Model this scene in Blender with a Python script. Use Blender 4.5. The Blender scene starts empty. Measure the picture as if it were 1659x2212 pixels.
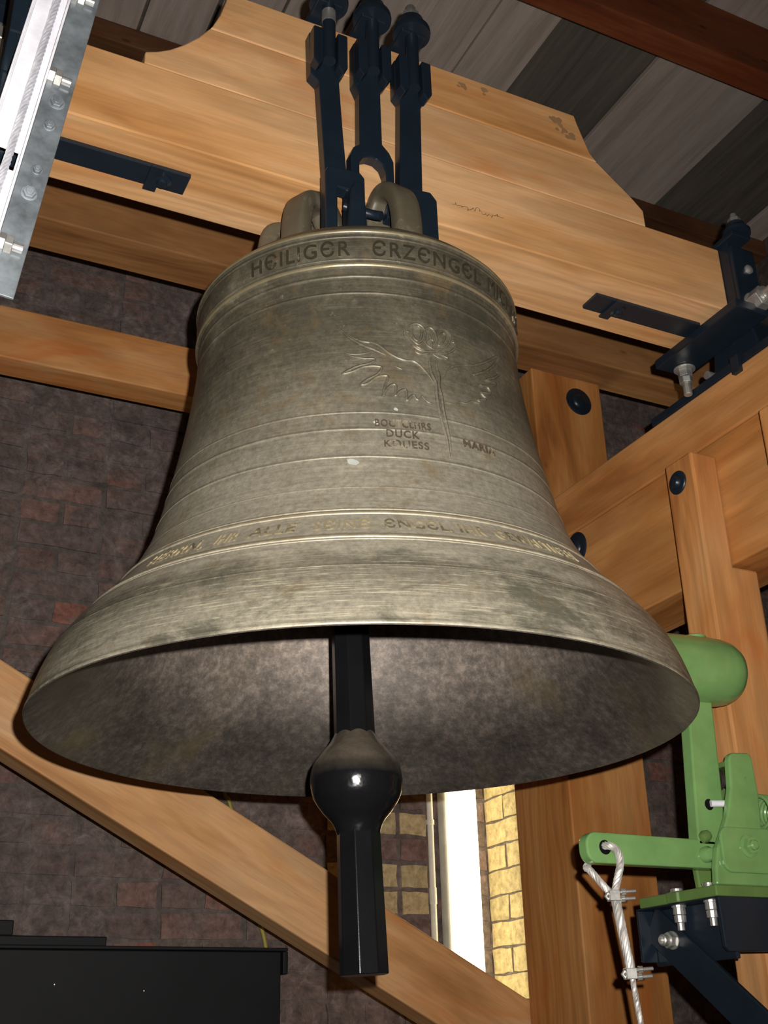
import bpy, bmesh, math, random
from mathutils import Vector, Matrix
random.seed(7)
SC = bpy.context.scene
COL = SC.collection
rad = math.radians
V = Vector

# ---------------------------------------------------------------- camera
# world: X along the headstock, Y away across the bell frame, Z up; eye level is z = 0, floor at -1.5
PITCH, ROLL, AZ = rad(24.806), rad(-1.463), rad(63.58)
FH = V((math.cos(AZ), math.sin(AZ), 0)); RH = V((math.sin(AZ), -math.cos(AZ), 0)); UPV = V((0, 0, 1))
CF = FH * math.cos(PITCH) + UPV * math.sin(PITCH)
CU0 = -FH * math.sin(PITCH) + UPV * math.cos(PITCH)
CR = RH * math.cos(ROLL) + CU0 * math.sin(ROLL)
CU = -RH * math.sin(ROLL) + CU0 * math.cos(ROLL)
cd = bpy.data.cameras.new('camera'); cam = bpy.data.objects.new('camera', cd); COL.objects.link(cam)
cam.matrix_world = Matrix((CR, CU, -CF)).transposed().to_4x4()
cd.sensor_fit = 'VERTICAL'; cd.sensor_height = 24.0
cd.lens = 2485.566 / 2212 * 24.0
cd.clip_start = 0.02; cd.clip_end = 50
SC.camera = cam

# ---------------------------------------------------------------- world + flash + exposure
w = bpy.data.worlds.new('World'); SC.world = w; w.use_nodes = True
w.node_tree.nodes['Background'].inputs[0].default_value = (0.9, 0.95, 1, 1)
w.node_tree.nodes['Background'].inputs[1].default_value = 0.02
fl = bpy.data.lights.new('camera_flash', 'SPOT'); fl.energy = 225; fl.shadow_soft_size = 0.007
fl.spot_size = rad(92); fl.spot_blend = 1.0; fl.color = (1.0, 0.955, 0.90)
flo = bpy.data.objects.new('camera_flash', fl); COL.objects.link(flo)
flo.matrix_world = Matrix.Translation(CR * 0.038 + CU * 0.042) @ (Matrix((CR, CU, -CF)).transposed().to_4x4()) @ Matrix.Rotation(rad(3), 4, 'Y')
SC.view_settings.view_transform = 'Standard'; SC.view_settings.look = 'None'
SC.view_settings.gamma = 1; SC.view_settings.use_curve_mapping = False; SC.view_settings.exposure = 0.0

# ---------------------------------------------------------------- helpers
def tag(o, label=None, cat=None, group=None, kind=None):
    if label: o['label'] = label
    if cat: o['category'] = cat
    if group: o['group'] = group
    if kind: o['kind'] = kind
    return o
def mesh_obj(name, bm, mat, parent=None, smooth=False, bevel=0, seg=2, ang=40, M=None):
    """link bm as ONE object; M is its local->world matrix (geometry is given in local axes)"""
    bmesh.ops.recalc_face_normals(bm, faces=bm.faces[:])
    me = bpy.data.meshes.new(name); bm.to_mesh(me); bm.free()
    if smooth:
        for p in me.polygons: p.use_smooth = True
        try: me.set_sharp_from_angle(angle=rad(ang))
        except Exception: pass
    o = bpy.data.objects.new(name, me); COL.objects.link(o)
    if mat: me.materials.append(mat)
    if M is not None: o.matrix_world = M
    if parent:
        o.parent = parent
        o.matrix_parent_inverse = PINV(parent)
    if bevel:
        b = o.modifiers.new('bevel', 'BEVEL'); b.width = bevel; b.segments = seg; b.limit_method = 'ANGLE'; b.angle_limit = rad(35)
        if hasattr(b, 'harden_normals'): b.harden_normals = False
    return o
WORLDM = {}
def PINV(p):
    m = p.matrix_basis.copy(); q = p
    while q.parent:
        q = q.parent; m = q.matrix_basis @ m
    return m.inverted() if p.parent is None else WORLDM.get(p.name, m).inverted()
def empty(name, loc, label, cat, group=None):
    o = bpy.data.objects.new(name, None); COL.objects.link(o); o.location = loc; o.empty_display_size = 0.05
    return tag(o, label, cat, group)
def box(bm, x0, x1, y0, y1, z0, z1, M=None):
    vs = [bm.verts.new((x, y, z)) for x in (x0, x1) for y in (y0, y1) for z in (z0, z1)]
    if M is not None:
        for v in vs: v.co = M @ v.co
    for f in ((0, 1, 3, 2), (4, 6, 7, 5), (0, 4, 5, 1), (2, 3, 7, 6), (0, 2, 6, 4), (1, 5, 7, 3)):
        bm.faces.new([vs[i] for i in f])
    return vs
def prism(bm, pts, axis, a0, a1):
    """extrude a 2D outline; axis 'y': pts are (x,z); 'x': (y,z); 'z': (x,y)"""
    def mk(p, a):
        if axis == 'y': return (p[0], a, p[1])
        if axis == 'x': return (a, p[0], p[1])
        return (p[0], p[1], a)
    A = [bm.verts.new(mk(p, a0)) for p in pts]; B = [bm.verts.new(mk(p, a1)) for p in pts]
    n = len(pts)
    bm.faces.new(A); bm.faces.new(B[::-1])
    for i in range(n): bm.faces.new((A[i], B[i], B[(i + 1) % n], A[(i + 1) % n]))
def frame_to(d):
    d = V(d).normalized()
    u = V((0, 0, 1)) if abs(d.z) < 0.95 else V((0, 1, 0))
    a = u.cross(d).normalized(); b = d.cross(a)
    return a, b, d
def cyl(bm, p0, p1, r0, r1=None, n=20, cap=True, rot=0.0):
    r1 = r0 if r1 is None else r1
    p0, p1 = V(p0), V(p1); a, b, d = frame_to(p1 - p0)
    R0 = []; R1 = []
    for i in range(n):
        t = 2 * math.pi * i / n + rot; e = a * math.cos(t) + b * math.sin(t)
        R0.append(bm.verts.new(p0 + e * r0)); R1.append(bm.verts.new(p1 + e * r1))
    for i in range(n): bm.faces.new((R0[i], R0[(i + 1) % n], R1[(i + 1) % n], R1[i]))
    if cap: bm.faces.new(R0[::-1]); bm.faces.new(R1)
def lathe(bm, prof, p, d, n=32, capends=True):
    """prof: (r, t) along direction d from p"""
    p = V(p); a, b, d = frame_to(d); rings = []
    for r, t in prof:
        if r < 1e-5: rings.append([bm.verts.new(p + d * t)])
        else: rings.append([bm.verts.new(p + d * t + (a * math.cos(2 * math.pi * i / n) + b * math.sin(2 * math.pi * i / n)) * r) for i in range(n)])
    for A, B in zip(rings, rings[1:]):
        for i in range(n):
            j = (i + 1) % n
            if len(A) == 1 and len(B) == 1: continue
            if len(A) == 1: bm.faces.new((A[0], B[j], B[i]))
            elif len(B) == 1: bm.faces.new((A[i], A[j], B[0]))
            else: bm.faces.new((A[i], A[j], B[j], B[i]))
    if capends:
        if len(rings[0]) > 1: bm.faces.new(rings[0][::-1])
        if len(rings[-1]) > 1: bm.faces.new(rings[-1])
def tube(bm, pts, r, n=8, sec=None, cap=True, up=None):
    """sweep; r number or per-point list; sec: optional list of (u,v) section points"""
    pts = [V(p) for p in pts]; N = len(pts); rings = []
    prev = None
    for k in range(N):
        d = (pts[min(k + 1, N - 1)] - pts[max(k - 1, 0)]).normalized()
        if prev is None:
            u = V(up) if up is not None else (V((0, 0, 1)) if abs(d.z) < 0.9 else V((0, 1, 0)))
        else: u = prev
        a = (u - d * u.dot(d)).normalized(); b = d.cross(a); prev = a
        rr = r[k] if isinstance(r, (list, tuple)) else r
        if sec: ring = [bm.verts.new(pts[k] + a * (s[0] * rr) + b * (s[1] * rr)) for s in sec]
        else: ring = [bm.verts.new(pts[k] + (a * math.cos(2 * math.pi * i / n) + b * math.sin(2 * math.pi * i / n)) * rr) for i in range(n)]
        rings.append(ring)
    m = len(rings[0])
    for A, B in zip(rings, rings[1:]):
        for i in range(m): bm.faces.new((A[i], A[(i + 1) % m], B[(i + 1) % m], B[i]))
    if cap: bm.faces.new(rings[0][::-1]); bm.faces.new(rings[-1])
def hexn(bm, p, d, r, h, rot=0.0):
    d = V(d).normalized(); cyl(bm, p, V(p) + d * h, r, n=6, rot=rot)
def catmull(P, k=8):
    P = [V(p) for p in P]; out = []
    for i in range(len(P) - 1):
        a, b, c, d = P[max(i - 1, 0)], P[i], P[i + 1], P[min(i + 2, len(P) - 1)]
        for j in range(k):
            t = j / k
            out.append(0.5 * ((2 * b) + (c - a) * t + (2 * a - 5 * b + 4 * c - d) * t * t + (3 * b - a - 3 * c + d) * t ** 3))
    out.append(P[-1]); return out

# ---------------------------------------------------------------- materials
def newmat(name):
    m = bpy.data.materials.new(name); m.use_nodes = True
    nt = m.node_tree; return m, nt, nt.nodes, nt.links, nt.nodes['Principled BSDF']
def ramp(N, stops, interp='LINEAR'):
    r = N.new('ShaderNodeValToRGB'); cr = r.color_ramp; cr.interpolation = interp
    while len(cr.elements) > 1: cr.elements.remove(cr.elements[0])
    cr.elements[0].position = stops[0][0]; cr.elements[0].color = (*stops[0][1], 1)
    for p, c in stops[1:]:
        e = cr.elements.new(p); e.color = (*c, 1)
    return r
def g(v): return (v, v, v)
def mix(N, L, a, b, fac, mode='MIX'):
    m = N.new('ShaderNodeMix'); m.data_type = 'RGBA'; m.blend_type = mode
    for sock, val in ((m.inputs[0], fac), (m.inputs[6], a), (m.inputs[7], b)):
        if hasattr(val, 'links') or hasattr(val, 'is_output'): L.new(val, sock)
        elif isinstance(val, (int, float)): sock.default_value = val if sock == m.inputs[0] else (val, val, val, 1)
        else: sock.default_value = (*val, 1)
    return m.outputs[2]
def noise(N, L, vec, scale, detail=4, rough=0.6, dist=0.0, stretch=None):
    n = N.new('ShaderNodeTexNoise'); n.inputs['Scale'].default_value = scale; n.inputs['Detail'].default_value = detail
    n.inputs['Roughness'].default_value = rough; n.inputs['Distortion'].default_value = dist
    if stretch:
        mp = N.new('ShaderNodeMapping'); mp.inputs['Scale'].default_value = stretch; L.new(vec, mp.inputs['Vector']); vec = mp.outputs[0]
    L.new(vec, n.inputs['Vector']); return n.outputs['Fac']
def objcoord(N, L, seed=True):
    tc = N.new('ShaderNodeTexCoord'); v = tc.outputs['Object']
    if seed:
        oi = N.new('ShaderNodeObjectInfo'); mp = N.new('ShaderNodeVectorMath'); mp.operation = 'SCALE'
        cb = N.new('ShaderNodeCombineXYZ'); L.new(oi.outputs['Random'], cb.inputs[0]); L.new(oi.outputs['Random'], cb.inputs[1]); L.new(oi.outputs['Random'], cb.inputs[2])
        L.new(cb.outputs[0], mp.inputs[0]); mp.inputs['Scale'].default_value = 37.0
        ad = N.new('ShaderNodeVectorMath'); ad.operation = 'ADD'; L.new(v, ad.inputs[0]); L.new(mp.outputs[0], ad.inputs[1]); v = ad.outputs[0]
    return v
def bump(N, L, h, bsdf, strength=0.3, dist=0.002, prev=None):
    b = N.new('ShaderNodeBump'); b.inputs['Strength'].default_value = strength; b.inputs['Distance'].default_value = dist
    L.new(h, b.inputs['Height'])
    if prev is not None: L.new(prev, b.inputs['Normal'])
    L.new(b.outputs[0], bsdf.inputs['Normal']); return b.outputs[0]

def wood(name, light, mid, dark, rough=0.55, knots=0.5, spec=0.35):
    """sawn timber, grain along the object's local X"""
    m, nt, N, L, B = newmat(name)
    v = objcoord(N, L)
    big = noise(N, L, v, 1.0, 3, 0.55, 0.6, (1.3, 7, 7))
    c = ramp(N, [(0.30, dark), (0.45, mid), (0.62, light), (0.8, mid)]); L.new(big, c.inputs[0])
    # flame figure
    wv = N.new('ShaderNodeTexWave'); wv.wave_type = 'BANDS'; wv.bands_direction = 'Y'
    wv.inputs['Scale'].default_value = 3.5; wv.inputs['Distortion'].default_value = 7.0; wv.inputs['Detail'].default_value = 3; wv.inputs['Detail Scale'].default_value = 1.2
    mp = N.new('ShaderNodeMapping'); mp.inputs['Scale'].default_value = (0.55, 2.2, 2.6); L.new(v, mp.inputs[0]); L.new(mp.outputs[0], wv.inputs[0])
    wr = ramp(N, [(0.0, g(0.78)), (0.5, g(1.0)), (0.85, g(1.06)), (1.0, g(0.9))]); L.new(wv.outputs['Fac'], wr.inputs[0])
    col = mix(N, L, c.outputs[0], wr.outputs[0], 0.75, 'MULTIPLY')
    fine = noise(N, L, v, 1.0, 5, 0.7, 0.2, (7, 160, 160))
    fr = ramp(N, [(0.3, g(0.82)), (0.6, g(1.05))]); L.new(fine, fr.inputs[0])
    col = mix(N, L, col, fr.outputs[0], 0.7, 'MULTIPLY')
    # reddish patches, pale patches
    pt = noise(N, L, v, 1.0, 3, 0.6, 1.0, (2.5, 8, 8))
    pr = ramp(N, [(0.55, g(0)), (0.75, g(0.7))]); L.new(pt, pr.inputs[0])
    col = mix(N, L, col, tuple(x * y for x, y in zip(mid, (0.95, 0.62, 0.42))), pr.outputs[0])
    # knots / grime spots
    vo = N.new('ShaderNodeTexVoronoi'); vo.inputs['Scale'].default_value = 3.2
    mk = N.new('ShaderNodeMapping'); mk.inputs['Scale'].default_value = (1.0, 2.4, 2.4); L.new(v, mk.inputs[0]); L.new(mk.outputs[0], vo.inputs[0])
    kr = ramp(N, [(0.0, g(1)), (0.035, g(0.9)), (0.07, g(0))]); L.new(vo.outputs['Distance'], kr.inputs[0])
    km = N.new('ShaderNodeMath'); km.operation = 'MULTIPLY'; L.new(kr.outputs[0], km.inputs[0]); km.inputs[1].default_value = knots
    col = mix(N, L, col, tuple(x * 0.35 for x in dark), km.outputs[0])
    L.new(col, B.inputs['Base Color'])
    B.inputs['Roughness'].default_value = rough; B.inputs['Specular IOR Level'].default_value = spec
    bump(N, L, fine, B, 0.25, 0.0012)
    return m

def painted(name, col, rough=0.35, spec=0.5, wear=None, wearamt=0.0, dust=None, lump=0):
    m, nt, N, L, B = newmat(name)
    v = objcoord(N, L)
    n = noise(N, L, v, 14, 4, 0.6)
    r = ramp(N, [(0.3, tuple(c * 0.86 for c in col)), (0.7, tuple(min(1, c * 1.12) for c in col))]); L.new(n, r.inputs[0])
    c = r.outputs[0]
    if dust:
        gm = N.new('ShaderNodeNewGeometry'); sp = N.new('ShaderNodeSeparateXYZ'); L.new(gm.outputs['Normal'], sp.inputs[0])
        dn = noise(N, L, v, 25, 4, 0.7); ml = N.new('ShaderNodeMath'); ml.operation = 'MULTIPLY'; L.new(sp.outputs['Z'], ml.inputs[0]); L.new(dn, ml.inputs[1])
        dr = ramp(N, [(0.02, g(0)), (0.35, g(1))]); L.new(ml.outputs[0], dr.inputs[0])
        c = mix(N, L, c, dust, dr.outputs[0])
    if wear:
        wn = noise(N, L, v, 22, 5, 0.7, 0.5)
        wr = ramp(N, [(0.68 - wearamt, g(0)), (0.72 - wearamt, g(1))]); L.new(wn, wr.inputs[0])
        c = mix(N, L, c, wear, wr.outputs[0])
    L.new(c, B.inputs['Base Color']); B.inputs['Roughness'].default_value = rough; B.inputs['Specular IOR Level'].default_value = spec
    pv = bump(N, L, noise(N, L, v, 90, 3, 0.6), B, 0.12, 0.001)
    if lump: bump(N, L, noise(N, L, v, 24, 3, 0.6), B, 0.55, 0.004, pv)
    return m
def metal(name, col, rough=0.35, metallic=0.9, mottle=0.25, scale=30):
    m, nt, N, L, B = newmat(name)
    v = objcoord(N, L)
    n = noise(N, L, v, scale, 5, 0.65)
    r = ramp(N, [(0.3, tuple(c * (1 - mottle) for c in col)), (0.7, tuple(min(1, c * (1 + mottle)) for c in col))]); L.new(n, r.inputs[0])
    L.new(r.outputs[0], B.inputs['Base Color']); B.inputs['Metallic'].default_value = metallic
    rr = ramp(N, [(0.3, g(rough * 0.8)), (0.7, g(min(1, rough * 1.3)))]); L.new(n, rr.inputs[0]); L.new(rr.outputs[0], B.inputs['Roughness'])
    bump(N, L, noise(N, L, v, 120, 3), B, 0.15, 0.0006)
    return m

# new larch of the bell frame and headstock
M_HEAD = wood('oiled_headstock_wood', (0.74, 0.44, 0.22), (0.64, 0.335, 0.135), (0.50, 0.23, 0.075), 0.5, 0.35)
M_WOOD = wood('frame_larch', (0.60, 0.285, 0.095), (0.50, 0.205, 0.055), (0.33, 0.115, 0.03), 0.55, 0.6)
M_WOODD = wood('dark_brown_timber', (0.40, 0.20, 0.075), (0.31, 0.14, 0.048), (0.19, 0.08, 0.028), 0.6, 0.6)  # browner and darker than the frame larch, for the upper cross rail
M_WOODP = wood('frame_larch_pale', (0.65, 0.335, 0.135), (0.57, 0.245, 0.075), (0.40, 0.15, 0.04), 0.6, 0.5)
M_OLDW = wood('old_brown_roof_timber', (0.22, 0.10, 0.045), (0.16, 0.065, 0.028), (0.09, 0.035, 0.018), 0.7, 0.6)
M_REDW = wood('red_stained_rafter', (0.30, 0.085, 0.03), (0.24, 0.06, 0.02), (0.12, 0.035, 0.015), 0.65, 0.8)
M_BLUE = painted('dark_blue_steel_paint', (0.0095, 0.0165, 0.026), 0.36, 0.45)
M_BLACKP = painted('black_gloss_paint', (0.006, 0.006, 0.007), 0.2, 0.32, dust=(0.085, 0.068, 0.05), lump=1)
M_BLACKF = painted('black_gloss_paint_clean', (0.006, 0.006, 0.007), 0.2, 0.25)
M_BLKB = painted('matt_black_paint', (0.004, 0.004, 0.0045), 0.6, 0.12)
M_GREEN = painted('green_hammer_paint', (0.165, 0.315, 0.105), 0.21, 0.5, wear=(0.17, 0.085, 0.03), wearamt=0.0)
M_GREEND = painted('dull_green_paint', (0.11, 0.19, 0.05), 0.5, 0.4, wear=(0.13, 0.07, 0.035), wearamt=0.03)
M_ZINC = metal('bright_zinc', (0.55, 0.54, 0.51), 0.4, 0.8, 0.15)
M_GALV = metal('dull_galvanised_steel', (0.20, 0.225, 0.245), 0.5, 0.5, 0.4, 22)
M_GALVB = metal('bright_galvanised_steel', (0.86, 0.85, 0.92), 0.45, 0.15, 0.12, 30)
M_ROPE = metal('wire_rope_steel', (0.62, 0.59, 0.55), 0.45, 0.5, 0.2, 60)
M_GALVR = metal('galvanised_rope_wire', (0.66, 0.66, 0.70), 0.4, 0.5, 0.2, 60)
M_RUBBER = painted('black_rubber', (0.02, 0.013, 0.01), 0.7, 0.3)
M_WHITEP = painted('white_plastic_conduit', (0.72, 0.70, 0.62), 0.45, 0.4)
M_LAMPB = painted('white_enamel_lamp_body', (0.62, 0.61, 0.56), 0.4, 0.4)
M_YGREEN = painted('yellow_green_cable_sheath', (0.35, 0.30, 0.06), 0.5, 0.4)
M_PENCIL = painted('grey_marking', (0.20, 0.125, 0.065), 0.9, 0.1)
M_GRIME = painted('brown_grime_stain', (0.31, 0.175, 0.085), 0.8, 0.1)
M_CHALK = painted('whitish_bronze_patch', (0.40, 0.41, 0.37), 0.7, 0.3)

def bronze(name, inner=False):
    m, nt, N, L, B = newmat(name)
    v = objcoord(N, L, False)
    sx = N.new('ShaderNodeSeparateXYZ'); L.new(v, sx.inputs[0])
    # streaks that run round the bell: noise of height plus slow noise
    fine = noise(N, L, v, 1.0, 5, 0.7, 0.0, (9, 9, 240))
    mid = noise(N, L, v, 8, 7, 0.72, 0.2)
    sp = noise(N, L, v, 60, 4, 0.7)
    if not inner:
        base = ramp(N, [(0.32, (0.030, 0.026, 0.017)), (0.44, (0.064, 0.054, 0.036)), (0.56, (0.100, 0.086, 0.058)), (0.68, (0.175, 0.156, 0.11))]); L.new(mid, base.inputs[0])
        c = base.outputs[0]
        fr = ramp(N, [(0.3, g(0.62)), (0.5, g(0.98)), (0.72, g(1.4))]); L.new(fine, fr.inputs[0])
        gr_ = noise(N, L, v, 110, 3, 0.75); grr = ramp(N, [(0.3, g(0.70)), (0.7, g(1.32))]); L.new(gr_, grr.inputs[0])
        # dusty bloom on the flare between the sound-bow edge (0.10 m) and the waist, mottled
        nz = noise(N, L, v, 6, 5, 0.65); ad = N.new('ShaderNodeMath'); ad.operation = 'MULTIPLY_ADD'
        L.new(nz, ad.inputs[0]); ad.inputs[1].default_value = 0.09; L.new(sx.outputs['Z'], ad.inputs[2])
        dr = ramp(N, [(0.05, g(0.55)), (0.10, g(0.34)), (0.138, g(0.26)), (0.160, g(0.95)), (0.28, g(0.80)), (0.40, g(0.42)), (0.52, g(0.14)), (0.8, g(0.03))]); L.new(ad.outputs[0], dr.inputs[0])
        c = mix(N, L, c, (0.41, 0.372, 0.285), dr.outputs[0])
        c = mix(N, L, c, fr.outputs[0], 0.5, 'MULTIPLY')
        c = mix(N, L, c, grr.outputs[0], 0.8, 'MULTIPLY')
        # scratches and handling streaks on the bow, stronger towards the lip
        sk = noise(N, L, v, 1.0, 6, 0.8, 0.0, (14, 14, 420)); skr = ramp(N, [(0.53, g(0)), (0.62, g(0.9))]); L.new(sk, skr.inputs[0])
        zz = ramp(N, [(0.0, g(1)), (0.10, g(0.8)), (0.16, g(0.2)), (0.7, g(0.12))]); L.new(sx.outputs['Z'], zz.inputs[0])
        c = mix(N, L, c, (0.46, 0.42, 0.30), mix(N, L, skr.outputs[0], zz.outputs[0], 1.0, 'MULTIPLY'))
        # grey-green dark stains near the lip and under the shoulder
        st = noise(N, L, v, 1.0, 6, 0.72, 0.4, (7, 7, 16)); sr = ramp(N, [(0.50, g(0)), (0.62, g(0.75))]); L.new(st, sr.inputs[0])
        zr = ramp(N, [(0.0, g(1)), (0.10, g(0.95)), (0.125, g(0.1)), (0.42, g(0.08)), (0.55, g(0.7)), (0.7, g(0.8))]); L.new(sx.outputs['Z'], zr.inputs[0])
        c = mix(N, L, c, (0.068, 0.066, 0.045), mix(N, L, sr.outputs[0], zr.outputs[0], 1.0, 'MULTIPLY'))
        bs_ = noise(N, L, v, 13, 5, 0.7, 0.6); br_ = ramp(N, [(0.56, g(0)), (0.70, g(0.5))]); L.new(bs_, br_.inputs[0]); c = mix(N, L, c, (0.19, 0.125, 0.055), br_.outputs[0])
        sr2 = ramp(N, [(0.64, g(0)), (0.74, g(0.5))]); L.new(sp, sr2.inputs[0]); c = mix(N, L, c, (0.34, 0.31, 0.22), sr2.outputs[0])
        # proud mouldings get highlights painted into the colour, with a smoother, more metallic finish
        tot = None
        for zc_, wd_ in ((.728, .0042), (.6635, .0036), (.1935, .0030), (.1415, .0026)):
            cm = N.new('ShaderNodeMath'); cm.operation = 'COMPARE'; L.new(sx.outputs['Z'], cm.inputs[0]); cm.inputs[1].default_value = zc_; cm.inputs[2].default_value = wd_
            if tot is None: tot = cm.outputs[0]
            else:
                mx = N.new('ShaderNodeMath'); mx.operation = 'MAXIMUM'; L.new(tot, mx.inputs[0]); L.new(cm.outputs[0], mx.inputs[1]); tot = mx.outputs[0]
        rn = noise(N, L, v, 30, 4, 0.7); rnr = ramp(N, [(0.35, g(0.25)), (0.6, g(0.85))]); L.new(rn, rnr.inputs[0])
        glint = mix(N, L, rnr.outputs[0], tot, 1.0, 'MULTIPLY')
        c = mix(N, L, c, (0.42, 0.345, 0.20), glint)
        rg = N.new('ShaderNodeMapRange'); L.new(glint, rg.inputs[0]); rg.inputs[3].default_value = 0.47; rg.inputs[4].default_value = 0.28; L.new(rg.outputs[0], B.inputs['Roughness'])
        mt_ = N.new('ShaderNodeMapRange'); L.new(glint, mt_.inputs[0]); mt_.inputs[3].default_value = 0.28; mt_.inputs[4].default_value = 0.65; L.new(mt_.outputs[0], B.inputs['Metallic'])
        L.new(c, B.inputs['Base Color']); B.inputs['Specular IOR Level'].default_value = 0.5
        p = bump(N, L, fine, B, 0.25, 0.0012)
        bump(N, L, sp, B, 0.2, 0.001, p)
    else:
        big = noise(N, L, v, 62, 7, 0.82, 0.1); md_ = noise(N, L, v, 7, 4, 0.6, 0.0)
        base = ramp(N, [(0.34, (0.105, 0.088, 0.076)), (0.5, (0.20, 0.165, 0.138)), (0.62, (0.33, 0.268, 0.22))]); L.new(big, base.inputs[0])
        mr_ = ramp(N, [(0.35, g(0.6)), (0.65, g(1.25))]); L.new(md_, mr_.inputs[0])
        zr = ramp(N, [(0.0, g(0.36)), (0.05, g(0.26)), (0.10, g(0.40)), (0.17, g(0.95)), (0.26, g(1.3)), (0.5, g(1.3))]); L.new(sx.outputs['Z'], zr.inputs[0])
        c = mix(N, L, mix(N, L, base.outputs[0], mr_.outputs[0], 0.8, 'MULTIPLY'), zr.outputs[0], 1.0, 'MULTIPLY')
        fr = ramp(N, [(0.3, g(0.85)), (0.7, g(1.15))]); L.new(fine, fr.inputs[0]); c = mix(N, L, c, fr.outputs[0], 0.6, 'MULTIPLY')
        og = noise(N, L, v, 6, 3, 0.5); orr = ramp(N, [(0.58, g(0)), (0.72, g(0.5))]); L.new(og, orr.inputs[0]); c = mix(N, L, c, (0.10, 0.075, 0.03), orr.outputs[0])
        L.new(c, B.inputs['Base Color']); B.inputs['Metallic'].default_value = 0.2; B.inputs['Roughness'].default_value = 0.55
        p = bump(N, L, big, B, 0.3, 0.002)
        bump(N, L, fine, B, 0.2, 0.001, p)
    return m
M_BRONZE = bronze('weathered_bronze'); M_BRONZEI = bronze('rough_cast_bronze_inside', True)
M_LETTER = painted('dirt_filled_bronze_lettering', (0.036, 0.030, 0.019), 0.38, 0.5, wear=(0.15, 0.125, 0.08), wearamt=0.08)
M_LETTERS = painted('small_bronze_lettering', (0.085, 0.066, 0.045), 0.4, 0.5, wear=(0.27, 0.22, 0.16), wearamt=0.14)
M_LETTERL = painted('rubbed_bronze_lettering', (0.30, 0.25, 0.15), 0.4, 0.5, wear=(0.14, 0.12, 0.075), wearamt=0.16)
M_CROWN = painted('dull_crown_bronze', (0.105, 0.088, 0.058), 0.45, 0.5, wear=(0.135, 0.115, 0.08), wearamt=0.12)

def smear(N, L, v, c, amt):
    """soot and slurry smeared over bricks and joints alike"""
    n1 = noise(N, L, v, 3.2, 7, 0.75, 1.0); n4 = noise(N, L, v, 10, 7, 0.8, 0.8)
    sc_ = ramp(N, [(0.3, (0.085, 0.068, 0.060)), (0.5, (0.145, 0.115, 0.104)), (0.66, (0.25, 0.20, 0.185))]); L.new(n4, sc_.inputs[0])
    sr = ramp(N, [(0.42 - amt, g(0)), (0.56 - amt, g(0.86))]); L.new(n1, sr.inputs[0])
    return mix(N, L, c, sc_.outputs[0], sr.outputs[0])
def brickmat(name, cols, amt):
    m, nt, N, L, B = newmat(name)
    oi = N.new('ShaderNodeObjectInfo'); r = ramp(N, cols, 'CONSTANT'); L.new(oi.outputs['Random'], r.inputs[0])
    gm = N.new('ShaderNodeNewGeometry'); v = gm.outputs['Position']
    n2 = noise(N, L, v, 38, 5, 0.7, 0.4)
    fr = ramp(N, [(0.3, g(0.55)), (0.7, g(1.5))]); L.new(n2, fr.inputs[0])
    c = r.outputs[0]
    if amt is not None: c = smear(N, L, v, c, amt)
    c = mix(N, L, c, fr.outputs[0], 0.85, 'MULTIPLY')
    n3 = noise(N, L, v, 15, 5, 0.75, 1.0); wr = ramp(N, [(0.66, g(0)), (0.74, g(0.6))]); L.new(n3, wr.inputs[0])
    c = mix(N, L, c, (0.26, 0.21, 0.19) if amt is not None else (0.20, 0.14, 0.07), wr.outputs[0])
    L.new(c, B.inputs['Base Color']); B.inputs['Roughness'].default_value = 0.85; B.inputs['Specular IOR Level'].default_value = 0.2
    p = bump(N, L, n2, B, 0.6, 0.006); bump(N, L, n3, B, 0.5, 0.01, p)
    return m
M_BRICK = brickmat('sooty_red_brick', [(0, (0.19, 0.11, 0.095)), (0.2, (0.155, 0.11, 0.10)), (0.42, (0.26, 0.115, 0.085)), (0.50, (0.165, 0.115, 0.10)), (0.8, (0.22, 0.13, 0.11))], 0.035)
M_BRICKY = brickmat('yellow_and_lamplit_brick', [(0, (0.50, 0.40, 0.22)), (0.5, (0.44, 0.36, 0.20))], None)  # yellow quoin bricks; on the reveal this yellow paints in the lamp's glow
def mortarmat():
    m, nt, N, L, B = newmat('sooty_mortar')
    gm = N.new('ShaderNodeNewGeometry'); v = gm.outputs['Position']; n1 = noise(N, L, v, 7, 6, 0.7, 0.5); n2 = noise(N, L, v, 38, 5, 0.7, 0.4)
    r = ramp(N, [(0.3, (0.085, 0.070, 0.062)), (0.55, (0.125, 0.103, 0.092)), (0.75, (0.19, 0.155, 0.14))]); L.new(n1, r.inputs[0])
    c = smear(N, L, v, r.outputs[0], 0.03)
    fr = ramp(N, [(0.3, g(0.55)), (0.7, g(1.5))]); L.new(n2, fr.inputs[0]); c = mix(N, L, c, fr.outputs[0], 0.85, 'MULTIPLY')
    L.new(c, B.inputs['Base Color']); B.inputs['Roughness'].default_value = 0.9
    bump(N, L, n2, B, 0.6, 0.006); return m
M_MORTAR = mortarmat()
def boardmat(name, a, b, c_):
    m, nt, N, L, B = newmat(name)
    v = objcoord(N, L)
    n = noise(N, L, v, 1.0, 5, 0.65, 0.5, (1.6, 22, 22)); r = ramp(N, [(0.3, a), (0.5, b), (0.72, c_)]); L.new(n, r.inputs[0])
    f = noise(N, L, v, 1.0, 4, 0.7, 0, (8, 260, 260)); fr = ramp(N, [(0.3, g(0.85)), (0.7, g(1.1))]); L.new(f, fr.inputs[0])
    c = mix(N, L, r.outputs[0], fr.outputs[0], 0.7, 'MULTIPLY')
    L.new(c, B.inputs['Base Color']); B.inputs['Roughness'].default_value = 0.8; B.inputs['Specular IOR Level'].default_value = 0.2
    bump(N, L, f, B, 0.3, 0.001); return m
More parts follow.
